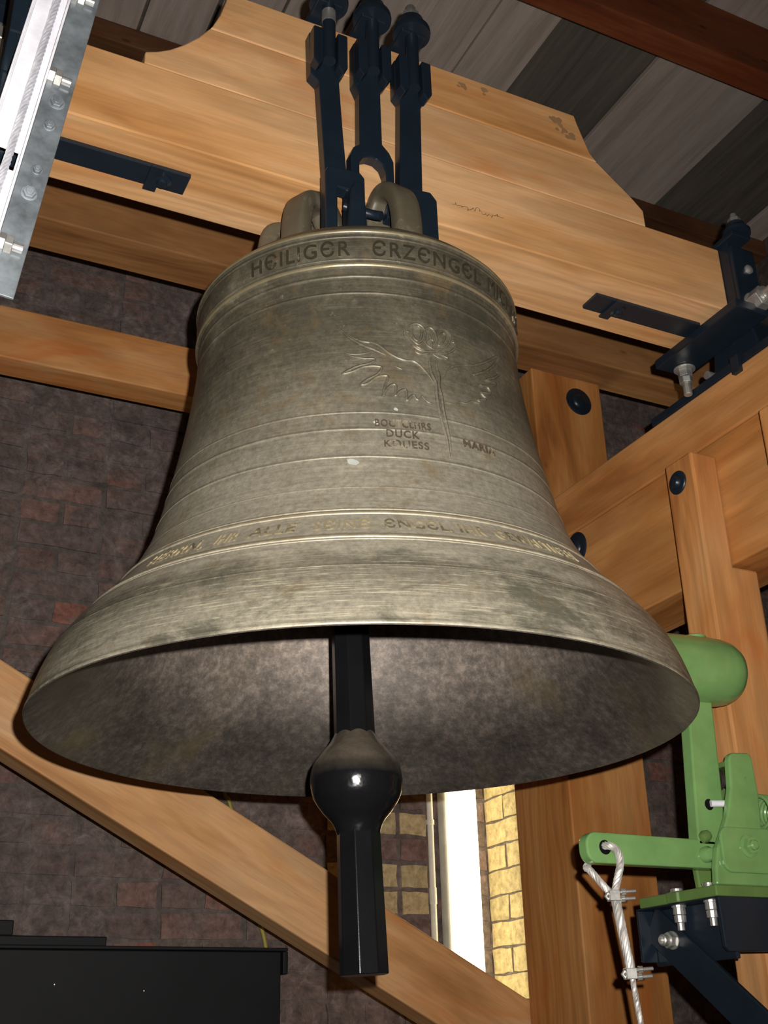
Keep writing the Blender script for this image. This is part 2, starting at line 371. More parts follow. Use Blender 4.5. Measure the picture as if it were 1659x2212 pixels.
M_BOARDL = boardmat('grey_sawn_board', (0.44, 0.36, 0.31), (0.56, 0.47, 0.41), (0.66, 0.56, 0.50))
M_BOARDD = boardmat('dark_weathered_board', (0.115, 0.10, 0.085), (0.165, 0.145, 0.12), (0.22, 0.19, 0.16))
def concrete():
    m, nt, N, L, B = newmat('dusty_plank_floor')
    v = objcoord(N, L, False); n = noise(N, L, v, 3, 6, 0.7); r = ramp(N, [(0.3, (0.12, 0.10, 0.08)), (0.7, (0.24, 0.20, 0.16))]); L.new(n, r.inputs[0])
    L.new(r.outputs[0], B.inputs['Base Color']); B.inputs['Roughness'].default_value = 0.9; bump(N, L, n, B, 0.3, 0.004); return m
M_FLOOR = concrete()
def emis(name, col, s):
    m, nt, N, L, B = newmat(name); B.inputs['Base Color'].default_value = (*col, 1)
    B.inputs['Emission Color'].default_value = (*col, 1); B.inputs['Emission Strength'].default_value = s; return m
M_TUBE = emis('lit_lamp_diffuser', (1.0, 0.88, 0.55), 9.0)
# ================================================================ SETTING
WM = {}
def PINV(p): return WM[p].inverted()
_mo = mesh_obj
def mesh_obj(name, bm, mat, parent=None, smooth=False, bevel=0, seg=2, ang=40, M=None):
    bmesh.ops.recalc_face_normals(bm, faces=bm.faces[:])
    me = bpy.data.meshes.new(name); bm.to_mesh(me); bm.free()
    if smooth:
        for p in me.polygons: p.use_smooth = True
        try: me.set_sharp_from_angle(angle=rad(ang))
        except Exception: pass
    if mat: me.materials.append(mat)
    o = bpy.data.objects.new(name, me); COL.objects.link(o)
    M = M if M is not None else Matrix.Identity(4)
    o.matrix_basis = M; WM[o] = M.copy()
    if parent is not None:
        o.parent = parent; o.matrix_parent_inverse = PINV(parent)
    if bevel:
        b = o.modifiers.new('bevel', 'BEVEL'); b.width = bevel; b.segments = seg; b.limit_method = 'ANGLE'; b.angle_limit = rad(35)
    return o
_em = empty
def empty(name, loc, label, cat, group=None):
    o = _em(name, loc, label, cat, group); WM[o] = Matrix.Translation(V(loc)); return o
def part(name, mat, parent, fn, **k):
    bm = bmesh.new(); fn(bm); return mesh_obj(name, bm, mat, parent, **k)
def struct(name, mat, fn, **k):
    o = part(name, mat, None, fn, **k); o['kind'] = 'structure'; return o

YW = 3.3; XL, XR, YF, ZF, ZC = -0.6, 3.6, -1.2, -1.5, 3.41
floor = struct('floor', M_FLOOR, lambda b: box(b, XL, XR, YF, YW + .3, ZF - .06, ZF))
wl = struct('wall_left', M_MORTAR, lambda b: box(b, XL - .15, XL, YF, YW + .3, ZF, ZC + .06))
wr = struct('wall_right', M_MORTAR, lambda b: box(b, XR, XR + .15, YF, YW + .3, ZF, ZC + .06))
wf = struct('wall_front', M_MORTAR, lambda b: box(b, XL, XR, YF - .15, YF, ZF, ZC + .06))
NX0, NX1, NY, YP = 1.757, 2.06, 3.43, 3.19
def wbk(b):   # mortar bed of the back wall with an upright recess for the lamp
    box(b, XL, NX0, YW, YW + .3, ZF, ZC + .06); box(b, NX1, XR, YW, YW + .3, ZF, ZC + .06)
    box(b, NX0, NX1, NY, YW + .3, ZF, ZC + .06); box(b, NX0, NX1, YW, NY, 1.6, ZC + .06); box(b, NX1, 2.34, YP, YW, ZF, 2.6)
wb = struct('wall_back', M_MORTAR, wbk)
ceil = struct('ceiling', M_BOARDD, lambda b: box(b, XL - .15, XR + .15, YF - .15, YW + .3, ZC + .045, ZC + .10))

# bricks of the back wall: English bond, every brick in view its own piece
SEEN = {
'A': [(0.36, 2.48), (0.96, 2.49), (0.9, 2.21), (0.27, 2.2), (0.26, 2.37)],
'B': [(0.3, 1.93), (0.9, 1.94), (0.83, 1.6), (0.73, 1.33), (0.55, 1.11), (0.5, 0.97), (0.41, 1.02)],
'C': [(0.44, 0.74), (1.44, 0.21), (1.95, -0.06), (1.94, -0.16), (0.53, -0.11)],
'D': [(1.02, 0.7), (2.1, 0.79), (2.05, 0.14), (1.94, 0.21), (1.01, 0.68)],
'E': [(2.67, 2.5), (3.03, 2.5), (3.02, 2.4), (2.67, 2.13)],
'F': [(2.74, 1.48), (2.96, 1.59), (2.82, 0.5), (2.67, 0.37), (2.64, -0.08), (2.57, -0.08)],
'G': [(3.36, 1.84), (3.5, 1.9), (3.32, -0.1), (3.07, -0.09)],
'H': [(3.07, 3.3), (3.5, 3.3), (3.5, 2.89), (3.0, 3.12)]}
def inpoly(x, z, P, m=0.09):
    cx = sum(p[0] for p in P) / len(P); cz = sum(p[1] for p in P) / len(P); c = False
    Q = []
    for p in P:
        d = math.hypot(p[0] - cx, p[1] - cz); Q.append((p[0] + (p[0] - cx) / d * m, p[1] + (p[1] - cz) / d * m))
    for i in range(len(Q)):
        a, b = Q[i], Q[i - 1]
        if (a[1] > z) != (b[1] > z) and x < (b[0] - a[0]) * (z - a[1]) / (b[1] - a[1]) + a[0]: c = not c
    return c
def brick_mesh(L, H, D, seed):
    rnd = random.Random(seed); bm = bmesh.new(); nx, nz = (4, 2)
    # front face gently uneven, edges crumbled
    gr = [[None] * (nz + 1) for _ in range(nx + 1)]; bk = [[None] * (nz + 1) for _ in range(nx + 1)]
    for i in range(nx + 1):
        for j in range(nz + 1):
            ex = i in (0, nx); ez = j in (0, nz)
            x = (i / nx - .5) * L + (rnd.uniform(-.005, .002) * (1 if i == nx else -1) if ex else 0)
            z = (j / nz - .5) * H + (rnd.uniform(-.004, .001) * (1 if j == nz else -1) if ez else 0)
            y = -D + rnd.uniform(-.0015, .002) + (.003 if ex or ez else 0)
            gr[i][j] = bm.verts.new((x, y, z))
            if ex or ez: bk[i][j] = bm.verts.new((x * 1.01, .01, z * 1.01))
    for i in range(nx):
        for j in range(nz): bm.faces.new((gr[i][j], gr[i + 1][j], gr[i + 1][j + 1], gr[i][j + 1]))
    ring = [(i, 0) for i in range(nx)] + [(nx, j) for j in range(nz)] + [(i, nz) for i in range(nx, 0, -1)] + [(0, j) for j in range(nz, 0, -1)]
    for k in range(len(ring)):
        a, b = ring[k], ring[(k + 1) % len(ring)]
        bm.faces.new((gr[a[0]][a[1]], gr[b[0]][b[1]], bk[b[0]][b[1]], bk[a[0]][a[1]]))
    bmesh.ops.recalc_face_normals(bm, faces=bm.faces[:])
    return bm
BL, BH = .238, .068; PX, PZ = .25, .079
BM = {}
for kind, L in (('s', BL), ('h', .112), ('r', .12)):
    for sd in range(5):
        for mat, mt in (('n', M_BRICK), ('y', M_BRICKY)):
            b = brick_mesh(L, BH, .009, sd * 7 + len(kind) + int(L * 1000)); me = bpy.data.meshes.new('brick'); b.to_mesh(me); b.free()
            for p in me.polygons: p.use_smooth = False
            me.materials.append(mt); BM[kind, sd, mat] = me
rb = random.Random(3); nb = 0
rest = bmesh.new()
def put_brick(me, M):
    global nb
    o = bpy.data.objects.new('brick', me); COL.objects.link(o); o.matrix_basis = M; o.parent = wb; nb += 1
row = 0; z = -0.40
while z < 3.38:
    hd = row % 2 == 0; step = .125 if hd else PX; x = .22 + (0 if hd else .0625)
    while x < 3.55:
        kind = 'h' if hd else 's'; L = .112 if hd else BL
        xx = x
        # bricks stop at the recess
        a, b2 = xx - L / 2, xx + L / 2
        inrec = z < 1.6
        if inrec and b2 > NX0 and a < NX1:
            if a < NX0 - .05:
                L2 = NX0 - a; M = Matrix.Translation((a + L2 / 2, YW, z)) @ Matrix.Diagonal((L2 / L, 1, 1, 1))
            else:
                x += step; continue
        else:
            M = Matrix.Translation((xx, YW + rb.uniform(-.001, .005), z)) @ Matrix.Rotation(rb.uniform(-.008, .008), 4, 'Y')
        yel = inrec and ((a < NX0 - .03 and b2 > NX0 - .12 and (.36 < z < .42 or .44 < z < .50 or .6 < z < .66)) or (NX1 < xx < NX1 + .16 and z < 1.2))
        key = (kind, rb.randrange(5), 'y' if yel else 'n')
        if z < 2.62 and NX1 < xx < 2.40:
            x += step; continue
        if nb < 262 and any(inpoly(xx, z, P) for P in SEEN.values()):
            put_brick(BM[key], M)
        elif -.2 < z:
            tmp = BM[key]; n0 = len(rest.verts); vs = [rest.verts.new(M @ v.co) for v in tmp.vertices]
            for p in tmp.polygons: rest.faces.new([vs[i] for i in p.vertices])
        x += step
    # recess back and its right reveal
    if -0.35 < z < 1.5:
        for k, xb in enumerate((NX0 + .06, NX0 + .185, NX0 + .31)):
            if (row + k) % 2: xb -= .03
            if .05 < z < .9: put_brick(BM['h', rb.randrange(5), 'n'], Matrix.Translation((min(xb, NX1 - .062), NY, z)) @ Matrix.Diagonal((.95, .9, 1, 1)))
        if .0 < z < .95:
            RZ = Matrix.Rotation(rad(-90), 4, 'Z')
            if row % 2: put_brick(BM['s', rb.randrange(5), 'y'], Matrix.Translation((NX1, (YP + NY) / 2, z)) @ RZ @ Matrix.Diagonal((.99, .6, 1.1, 1)))
            else:
                for q in (-.0605, .0605): put_brick(BM['h', rb.randrange(5), 'y'], Matrix.Translation((NX1, (YP + NY) / 2 + q, z)) @ RZ @ Matrix.Diagonal((1.04, .6, 1.1, 1)))
    z += PZ; row += 1
mr = bpy.data.meshes.new('bricks_beyond'); rest.to_mesh(mr); rest.free(); mr.materials.append(M_BRICK)
ro = bpy.data.objects.new('bricks_beyond', mr); COL.objects.link(ro); ro.parent = wb; ro['kind'] = 'stuff'

# ceiling boards, lapped: pale ones below, dark ones set back
EDG = [-.6, -.25, .09, .37, .605, .842, 1.06, 1.30, 1.55, 1.757, 1.998, 2.436, 2.968, 3.45, 3.6]
DK = {9 + 1: 1, 12: 1}
for i in range(len(EDG) - 1):
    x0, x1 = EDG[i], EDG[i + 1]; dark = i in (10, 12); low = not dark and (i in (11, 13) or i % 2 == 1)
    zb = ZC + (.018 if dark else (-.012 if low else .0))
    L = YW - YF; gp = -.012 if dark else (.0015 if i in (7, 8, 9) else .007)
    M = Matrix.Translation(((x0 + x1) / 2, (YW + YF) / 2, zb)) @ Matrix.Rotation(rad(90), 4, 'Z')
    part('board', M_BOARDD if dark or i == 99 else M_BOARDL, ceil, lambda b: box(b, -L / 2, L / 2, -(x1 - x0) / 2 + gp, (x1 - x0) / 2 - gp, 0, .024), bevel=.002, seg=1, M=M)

# ================================================================ TIMBERS
def timber(name, x0, x1, y0, y1, z0, z1, axis, mat, label=None, cat='beam', group=None, parent=None, bev=.004):
    c = V(((x0 + x1) / 2, (y0 + y1) / 2, (z0 + z1) / 2)); dx, dy, dz = x1 - x0, y1 - y0, z1 - z0
    if axis == 'x': R = Matrix.Identity(4); s = (dx, dy, dz)
    elif axis == 'y': R = Matrix.Rotation(rad(90), 4, 'Z'); s = (dy, dx, dz)
    else: R = Matrix.Rotation(rad(-90), 4, 'Y'); s = (dz, dy, dx)
    bm = bmesh.new(); box(bm, -s[0] / 2, s[0] / 2, -s[1] / 2, s[1] / 2, -s[2] / 2, s[2] / 2)
    o = mesh_obj(name, bm, mat, parent, bevel=bev, M=Matrix.Translation(c) @ R)
    if label: tag(o, label, cat, group)
    return o
def timber_bolt(parent, p, d, r=.034):
    """dark washer with a domed bolt head, on a timber face"""
    p = V(p); d = V(d)
    def f(b): lathe(b, [(r, 0), (r, .003), (r * .93, .005), (r * .55, .0062), (r * .50, .010), (r * .36, .014), (0, .0155)], p - d * .001, d, 32)
    return part('bolt_washer', M_BLUE, parent, f, smooth=True, ang=30)

rafter = timber('roof_rafter', XL, XR, 2.165, 2.265, 3.15, ZC - .013, 'x', M_REDW, 'dark red-brown rafter crossing under the grey ceiling boards at the top right', 'rafter')
plate = timber('wall_plate', XL, XR, 3.14, 3.285, 3.31, ZC - .013, 'x', M_OLDW, 'old brown timber where the ceiling boards meet the brick wall', 'beam')
rail1 = timber('cross_rail', .02, 2.95, 2.40, 2.53, 1.875, 2.05, 'x', M_WOODD, 'upper cross rail of the frame, running behind and below the headstock', 'rail')
rail2 = timber('cross_rail', -.1, 1.90, 2.768, 2.865, 1.682, 1.842, 'x', M_WOODP, 'lower left cross rail ending behind the bell, in front of bare bricks', 'rail')
fpost = timber('frame_post', 1.758, 2.011, 2.5, 2.764, ZF, 1.872, 'z', M_WOOD, 'broad far post seen above and below the bell rim, behind the hanging wire rope', 'post')
timber_bolt(fpost, (1.924, 2.5, 1.789), (0, -1, 0), .046)
ub = timber('side_beam', 1.6, 1.752, .55, 3.27, 1.153, 1.278, 'y', M_WOODP, 'upper side timber on the right carrying the dark bearing rail on its top edge', 'beam')
lb = timber('side_beam', 1.6, 1.752, .55, 3.27, .868, 1.1505, 'y', M_WOOD, 'deep lower side timber on the right, directly under the bearing timber', 'beam')
timber_bolt(lb, (1.6, 2.150, 1.105), (-1, 0, 0), .042)
def posty(x0, x1, y0, y1, ztop, zw, label):
    c = V(((x0 + x1) / 2, (y0 + y1) / 2, 0)); R = Matrix.Rotation(rad(-90), 4, 'Y')
    # local X is world Z; local Z is world -X
    bm = bmesh.new(); hx0, hx1 = x0 - c.x, x1 - c.x; ys = (y1 - y0) / 2
    out = [(ZF, -hx0), (ztop, -hx0), (ztop, -(1.5985 - c.x)), (zw, -(1.5985 - c.x)), (zw, -hx1), (ZF, -hx1)]
    A = [bm.verts.new((p[0], -ys, p[1])) for p in out]; B = [bm.verts.new((p[0], ys, p[1])) for p in out]
    bm.faces.new(A); bm.faces.new(B[::-1])
    for i in range(6): bm.faces.new((A[i], B[i], B[(i + 1) % 6], A[(i + 1) % 6]))
    return tag(mesh_obj('frame_post', bm, M_WOODP, bevel=.005, M=Matrix.Translation(c) @ R), label, 'post')
p1 = posty(1.53, 1.662, 1.631, 1.716, 1.114, .862, 'right post lapped over the side timber, standing behind the green hammer')
timber_bolt(p1, (1.53, 1.681, 1.061), (-1, 0, 0), .026)
p2 = posty(1.53, 1.662, 1.335, 1.431, 1.105, .862, 'post cut off by the right edge of the picture beside the side timber')
timber_bolt(p2, (1.53, 1.392, 1.02), (-1, 0, 0), .026)
# diagonal brace (upper edge passes x=.341,z=.858 and x=1.722,z=.118 in the plane y=2.768)
bd = (V((1.722, 0, .118)) - V((.341, 0, .858))).normalized(); bn = V((-bd.z, 0, bd.x))
if bn.z > 0: bn = -bn
ctr = (V((.341, 0, .858)) + V((1.722, 0, .118))) / 2 + bn * .0885 + V((0, 2.822, 0))
ang = math.atan2(-bd.z, bd.x)
M = Matrix.Translation(ctr) @ Matrix.Rotation(ang, 4, 'Y')
brace = tag(part('diagonal_brace', M_HEAD, None, lambda b: box(b, -1.35, 1.05, -.052, .052, -.0885, .0885), bevel=.005, M=M), 'diagonal timber brace falling from the left edge to the far post below the bell', 'brace')

# ================================================================ HEADSTOCK
YF0, YF1 = 1.488, 1.658
hs = empty('headstock', (.831, 1.573, 1.383), 'curved oiled wooden headstock of stacked planks that carries the bell', 'headstock')
def lam(pts, y0=YF0, y1=YF1, off=0):
    cx_ = sum(p[0] for p in pts) / len(pts); cz_ = sum(p[1] for p in pts) / len(pts)
    bm = bmesh.new(); prism(bm, [(p[0] - cx_, p[1] - cz_) for p in pts], 'y', y0 - 1.573, y1 - 1.573)
    return mesh_obj('plank', bm, M_HEAD, hs, bevel=.0028, seg=2, M=Matrix.Translation((cx_, 1.573, cz_)))
lam([(.10, 1.383), (1.562, 1.383), (1.562, 1.5405), (.10, 1.5405)])
lam([(.302, 1.541), (.302, 1.568), (.322, 1.577), (.345, 1.592), (.369, 1.614), (.394, 1.643), (.414, 1.674), (1.263, 1.674), (1.283, 1.657), (1.315, 1.631), (1.342, 1.609), (1.369, 1.582), (1.370, 1.541)], YF0 + .0015, YF1 - .001)
lam([(.4145, 1.6745), (.419, 1.682), (.432, 1.716), (.442, 1.756), (.445, 1.778), (1.216, 1.785), (1.222, 1.762), (1.234, 1.727), (1.246, 1.693), (1.262, 1.6745)], YF0 + .001, YF1 - .001)
# pencil scrawl and dirty fingermarks on the planks
def scrawl(b):
    rs = random.Random(11); x = .905; pts = []
    for k in range(34):
        pts.append((.90 + k * .0033 + (.004 if k % 4 == 1 else 0), YF0 - .0002, 1.4395 + rs.uniform(-.006, .006) * (1.2 if k % 3 else .4) + k * .0001))
    tube(b, catmull(pts, 3), .0007, 4)
part('pencil_scrawl', M_PENCIL, hs, scrawl)
def smudges(b):
    rs = random.Random(4)
    for (x, z, n, sx, sz) in ((.965, 1.757, 8, .035, .008), (1.165, 1.752, 5, .014, .008), (1.175, 1.735, 6, .014, .016), (1.195, 1.712, 5, .012, .014)):
        for k in range(n):
            cx_, cz_ = x + rs.uniform(-sx, sx), z + rs.uniform(-sz, sz); dy_ = .00012 * (k + 1); r = rs.uniform(.004, .010)
            vs = [b.verts.new((cx_ + r * rs.uniform(.6, 1.2) * math.cos(t * .7854), YF0 + .0009 - dy_, cz_ + r * rs.uniform(.5, 1) * math.sin(t * .7854))) for t in range(8)]
            b.faces.new(vs)
part('grime_mark', M_GRIME, hs, smudges)['kind'] = 'stuff'

# ---------------------------------------------------------------- end clamps of the headstock
def clamp(s, xe, strip, label):
    """s=+1 right end, -1 left end; xe = end face x"""
    X = lambda dx: xe + s * dx
    t = empty('end_clamp', (xe, 1.573, 1.36), label, 'bracket')
    def bxx(b, a0, a1, *r): box(b, min(X(a0), X(a1)), max(X(a0), X(a1)), *r)
    part('bottom_plate', M_BLUE, t, lambda b: bxx(b, -.032, .055, 1.435, 1.70, 1.352, 1.373), bevel=.002)
    part('end_plate', M_BLUE, t, lambda b: bxx(b, .0005, .012, 1.462, 1.68, 1.3735, 1.545), bevel=.002)
    part('front_flange', M_BLUE, t, lambda b: bxx(b, .0005, .062, 1.452, 1.462, 1.3735, 1.530), bevel=.002)
    part('top_plate', M_BLUE, t, lambda b: bxx(b, -.006, .046, 1.436, 1.70, 1.5455, 1.556), bevel=.002)
    xr = X(.018)
    def rod(b):
        lathe(b, [(.030, 0), (.030, .008), (.026, .012), (.020, .020), (.020, .026), (.0165, .030)], (xr, 1.447, 1.556), (0, 0, 1), 28)
    part('washer', M_BLUE, t, rod, smooth=True, ang=30)
    def nut(b):
        hexn(b, (xr, 1.447, 1.586), (0, 0, 1), .0145, .012, .3); cyl(b, (xr, 1.447, 1.598), (xr, 1.447, 1.612), .008, .0065, 16)
    part('nut', M_ZINC, t, nut, bevel=.001, seg=1)
    part('side_bolt', M_ZINC, t, lambda b: lathe(b, [(.0105, 0), (.0105, .004), (.006, .007), (0, .008)], (X(.038), 1.452, 1.475), (0, -1, 0), 16), smooth=True)
    # strap under the headstock with its clip
    part('flat_bar', M_BLUE, t, lambda b: bxx(b, -strip, -.028, 1.547, 1.597, 1.374, 1.3825), bevel=.0015)
    cxp = X(-strip + .058)
    def clip(b):
        box(b, cxp - .013, cxp + .009, 1.541, 1.603, 1.369, 1.3738); lathe(b, [(.017, 0), (.017, .004), (.010, .006), (.009, .011), (0, .013)], (cxp + .014, 1.574, 1.3735), (0, 0, -1), 20)
    part('clip', M_BLUE, t, clip, smooth=True, ang=35)
    # big adjusting bolt towards the viewer and the hanging bolt at the back
    def big(b):
        xq = X(.036); p = V((xq, 1.452, 1.386)); dd = V((0, -1, .05)).normalized()
        cyl(b, p, p + dd * .005, .0275, n=28); hexn(b, p + dd * .005, dd, .026, .028); cyl(b, p + dd * .033, p + dd * .038, .021, n=24); cyl(b, p + dd * .038, p + dd * .080, .013, n=20)
    part('adjusting_bolt', M_ZINC, t, big, bevel=.0012, seg=1)
    def hang(b):
        xq = X(.026); yq = 1.672; lathe(b, [(.024, 0), (.024, -.004), (.0, -.005)], (xq, yq, 1.3515), (0, 0, 1), 24); hexn(b, (xq, yq, 1.329), (0, 0, 1), .0165, .018); hexn(b, (xq, yq, 1.313), (0, 0, 1), .0155, .014, .4); cyl(b, (xq, yq, 1.284), (xq, yq, 1.313), .0095, n=16)
    part('hanging_bolt', M_ZINC, t, hang, bevel=.001, seg=1)
    return t
clamp(1, 1.562, .297, 'dark blue steel clamp with silver bolts at the right end of the headstock')
clamp(-1, .10, .311, 'dark blue clamp at the left headstock end whose flat bar shows beside the galvanised channel')

# bearing on the side timber
bg = empty('bearing', (1.676, 1.573, 1.278), 'dark bearing block and long base rail on top of the right side timber', 'bearing')
def rail(b):
    box(b, 1.598, 1.752, 1.30, 1.815, 1.2785, 1.298)
part('base_rail', M_BLUE, bg, rail, bevel=.002)
part('rail_clip', M_BLUE, bg, lambda b: box(b, 1.586, 1.5975, 1.512, 1.535, 1.258, 1.298), bevel=.0015)
def hous(b):
    pts = [(1.46, 1.299), (1.70, 1.299), (1.70, 1.318), (1.645, 1.325), (1.632, 1.395), (1.60, 1.43), (1.573, 1.437), (1.546, 1.43), (1.514, 1.395), (1.50, 1.325), (1.46, 1.318)]
    prism(b, pts, 'x', 1.645, 1.735)
part('housing', M_BLUE, bg, hous, bevel=.004)
part('gudgeon', M_BLUE, bg, lambda b: cyl(b, (1.576, 1.573, 1.395), (1.645, 1.573, 1.395), .022, n=28), smooth=True)
for y in (1.478, 1.682):
    part('nut', M_ZINC, bg, lambda b: hexn(b, (1.665, y, 1.319), (0, 0, 1), .014, .012))
part('nut', M_ZINC, bg, lambda b: cyl(b, (1.6, 1.62, 1.309), (1.625, 1.62, 1.309), .0095, n=16))

# ---------------------------------------------------------------- three hanging straps
def strap(xh, label, kind):
    t = empty('hanging_strap', (xh, 1.47, 1.25), label, 'strap', 'iron straps that hang the bell from the headstock')
    if kind == 'L':
        out = [(.597, 1.722), (.664, 1.722), (.667, 1.643), (.657, 1.622), (.664, 1.50), (.671, 1.402), (.6635, 1.385), (.632, 1.385), (.628, 1.402), (.616, 1.607), (.600, 1.620)]
        fork = [(.628, 1.392), (.683, 1.398), (.6935, 1.386), (.6945, 1.245), (.660, 1.245), (.660, 1.350), (.641, 1.350), (.641, 1.245), (.619, 1.245), (.617, 1.378), (.622, 1.388)]
        hx, hr = .6315, .034
    elif kind == 'R':
        out = [(.774, 1.728), (.842, 1.728), (.841, 1.651), (.828, 1.628), (.823, 1.403), (.815, 1.385), (.780, 1.385), (.776, 1.40), (.784, 1.631), (.774, 1.642)]
        fork = [(.776, 1.396), (.825, 1.402), (.838, 1.386), (.8385, 1.245), (.799, 1.245), (.798, 1.342), (.791, 1.342), (.790, 1.245), (.770, 1.245), (.770, 1.385)]
        hx, hr = .808, .034
    else:
        out = [(.688, 1.735), (.757, 1.735), (.757, 1.655), (.742, 1.63), (.743, 1.504), (.757, 1.489), (.7655, 1.470), (.7665, 1.34), (.7495, 1.34), (.749, 1.440), (.743, 1.457), (.731, 1.466), (.716, 1.466), (.703, 1.459), (.696, 1.445), (.6955, 1.34), (.679, 1.34), (.679, 1.46), (.685, 1.478), (.697, 1.488), (.698, 1.612), (.688, 1.636)]
        fork = None; hx, hr = .7225, .0345
    ztop = out[0][1]
    part('strap_bar', M_BLUE, t, lambda b: prism(b, out, 'y', 1.463, 1.4865), bevel=.002)
    if fork: part('clevis', M_BLUE, t, lambda b: prism(b, fork, 'y', 1.437, 1.4628), bevel=.003)
    def cheeks(b):
        for s in (-1, 1):
            a, c = hx + s * hr, hx + s * .0145
            prism(b, [(min(a, c), ztop - .003), (max(a, c), ztop - .003), (max(a, c), ztop - (.084 if s < 0 else .082)), ((min(a, c) + max(a, c)) / 2, ztop - .098), (min(a, c), ztop - .084)], 'y', 1.441, 1.4629)
    part('socket_cheek', M_BLUE, t, cheeks, bevel=.002)
    def rod(b):
        lathe(b, [(.0128, 0), (.0128, .19), (0.0125, .19)], (hx, 1.452, ztop - .07), (0, 0, 1), 24)
    part('rod', M_BLUE, t, rod, smooth=True, ang=30)
    zt = 1.795
    part('crossbar', M_BLUE, t, lambda b: box(b, hx - .026, hx + .026, 1.440, 1.70, zt - .006, zt + .008), bevel=.002)
    def cup(b): lathe(b, [(.014, -.002), (.037, -.002), (.038, .004), (.037, .012), (.031, .017), (.026, .030), (.025, .038), (.020, .042), (.0, .042)], (hx, 1.452, zt), (0, 0, 1), 36)
    part('cup_washer', M_BLUE, t, cup, smooth=True, ang=28)
    def nut(b): hexn(b, (hx, 1.452, zt + .0422), (0, 0, 1), .0175, .016, .2); lathe(b, [(.0105, 0), (.0105, .016), (.008, .02), (0, .021)], (hx, 1.452, zt + .058), (0, 0, 1), 18)
    part('nut', M_ZINC, t, nut, smooth=True, ang=35)
    if kind == 'L':
        part('silver_sleeve', M_ZINC, t, lambda b: cyl(b, (hx, 1.452, 1.748), (hx, 1.452, 1.776), .0134, n=24), smooth=True, ang=40)
        part('pin', M_BLUE, t, lambda b: tube(b, catmull([(.655, 1.445, 1.318), (.70, 1.432, 1.306), (.715, 1.42, 1.298)], 5), .0085, 12), smooth=True)
        part('wedge', M_BLUE, t, lambda b: prism(b, [(.650, 1.245), (.658, 1.34), (.668, 1.362), (.683, 1.35), (.688, 1.245)], 'y', 1.415, 1.4365), bevel=.006, seg=3)
    return t
strap(.632, 'left iron hanging strap with slotted clevis and a bare silver rod section', 'L')
strap(.7225, 'middle iron hanging strap ending in a wide fork over the bronze loop', 'M')
strap(.808, 'right iron hanging strap, straight, entering the crown beside the front loop', 'R')

# ================================================================ BELL
BC = V((.737, 1.573, .433)); MB_ = Matrix.Translation(BC)
bell = empty('bell', BC, 'big bronze bell with raised lettering and a winged flower, hanging mouth down', 'bell')
PZ_ = [0, .03, .07, .10, .12, .145, .17, .195, .22, .25, .28, .35, .42, .5, .58, .64, .66, .70, .72, .74, .755]
PR_ = [.5, .4926, .479, .462, .4465, .4245, .4024, .383, .366, .350, .338, .320, .3055, .2915, .2815, .277, .279, .283, .281, .274, .26]
def pchip(X, Y):
    n = len(X); h = [X[i + 1] - X[i] for i in range(n - 1)]; d = [(Y[i + 1] - Y[i]) / h[i] for i in range(n - 1)]; m = [0] * n
    for i in range(1, n - 1):
        m[i] = 0 if d[i - 1] * d[i] <= 0 else (h[i - 1] + h[i]) * 3 / ((2 * h[i] + h[i - 1]) / d[i - 1] + (h[i] + 2 * h[i - 1]) / d[i])
    m[0] = d[0]; m[-1] = d[-1]
    def f(x):
        if x <= X[0]: return Y[0]
        if x >= X[-1]: return Y[-1]
        i = 0
        while X[i + 1] < x: i += 1
        t = (x - X[i]) / h[i]
        return (2 * t ** 3 - 3 * t * t + 1) * Y[i] + (t ** 3 - 2 * t * t + t) * h[i] * m[i] + (-2 * t ** 3 + 3 * t * t) * Y[i + 1] + (t ** 3 - t * t) * h[i] * m[i + 1]
    return f
base_r = pchip(PZ_, PR_)
BEADS = [(.728, .0055, .0065), (.7155, .0018, .0022), (.6735, .0016, .002), (.6635, .0045, .0055), (.6445, .0010, .0022), (.6125, .0009, .002), (.3825, .0008, .0018), (.3520, .0008, .0018), (.3020, .0009, .0018), (.2450, .0003, .0012),
         (.2000, .0014, .002), (.1935, .0028, .0045), (.1415, .0028, .004), (.1345, .0012, .002), (.084, .0004, .0010), (.0035, .0012, .003)]
def bell_r(z):
    r = base_r(z)
    for zc, a, wd in BEADS:
        q = (z - zc) / wd
        if abs(q) < 1: r += a * (1 - q * q) ** .8
    return r
zs = set(round(i * .0055, 5) for i in range(0, 138))
for zc, a, wd in BEADS:
    for k in range(-5, 6):
        q = round(zc + wd * k / 5, 5)
        if 0 < q < .755: zs.add(q)
zs = sorted(zs)
OUT = [(bell_r(z), z) for z in zs] + [(.26, .755), (.25, .7595), (.225, .764), (.19, .768), (.188, .776), (.12, .780), (0, .781)]
INN = [(.4985, -.001), (.490, .004), (.470, .020), (.450, .040), (.434, .058), (.414, .074), (.394, .094), (.372, .125), (.350, .165), (.330, .21), (.312, .26), (.296, .33), (.286, .42), (.272, .52), (.263, .62), (.252, .69), (.22, .725), (.1, .738), (0, .74)]
def lathe_bell(b, prof, n=224):
    rings = []
    for r, z in prof:
        rings.append([b.verts.new((0, 0, z))] if r < 1e-6 else [b.verts.new((r * math.cos(2 * math.pi * i / n), r * math.sin(2 * math.pi * i / n), z)) for i in range(n)])
    for A, B in zip(rings, rings[1:]):
        for i in range(n):
            j = (i + 1) % n
            if len(B) == 1: b.faces.new((A[i], A[j], B[0]))
            else: b.faces.new((A[i], A[j], B[j], B[i]))
    return rings
bm = bmesh.new()
ro_ = lathe_bell(bm, OUT); nout = len(bm.faces); ri_ = lathe_bell(bm, INN)
for i in range(224):
    j = (i + 1) % 224; bm.faces.new((ro_[0][i], ro_[0][j], ri_[0][j], ri_[0][i]))
bm.faces.ensure_lookup_table()
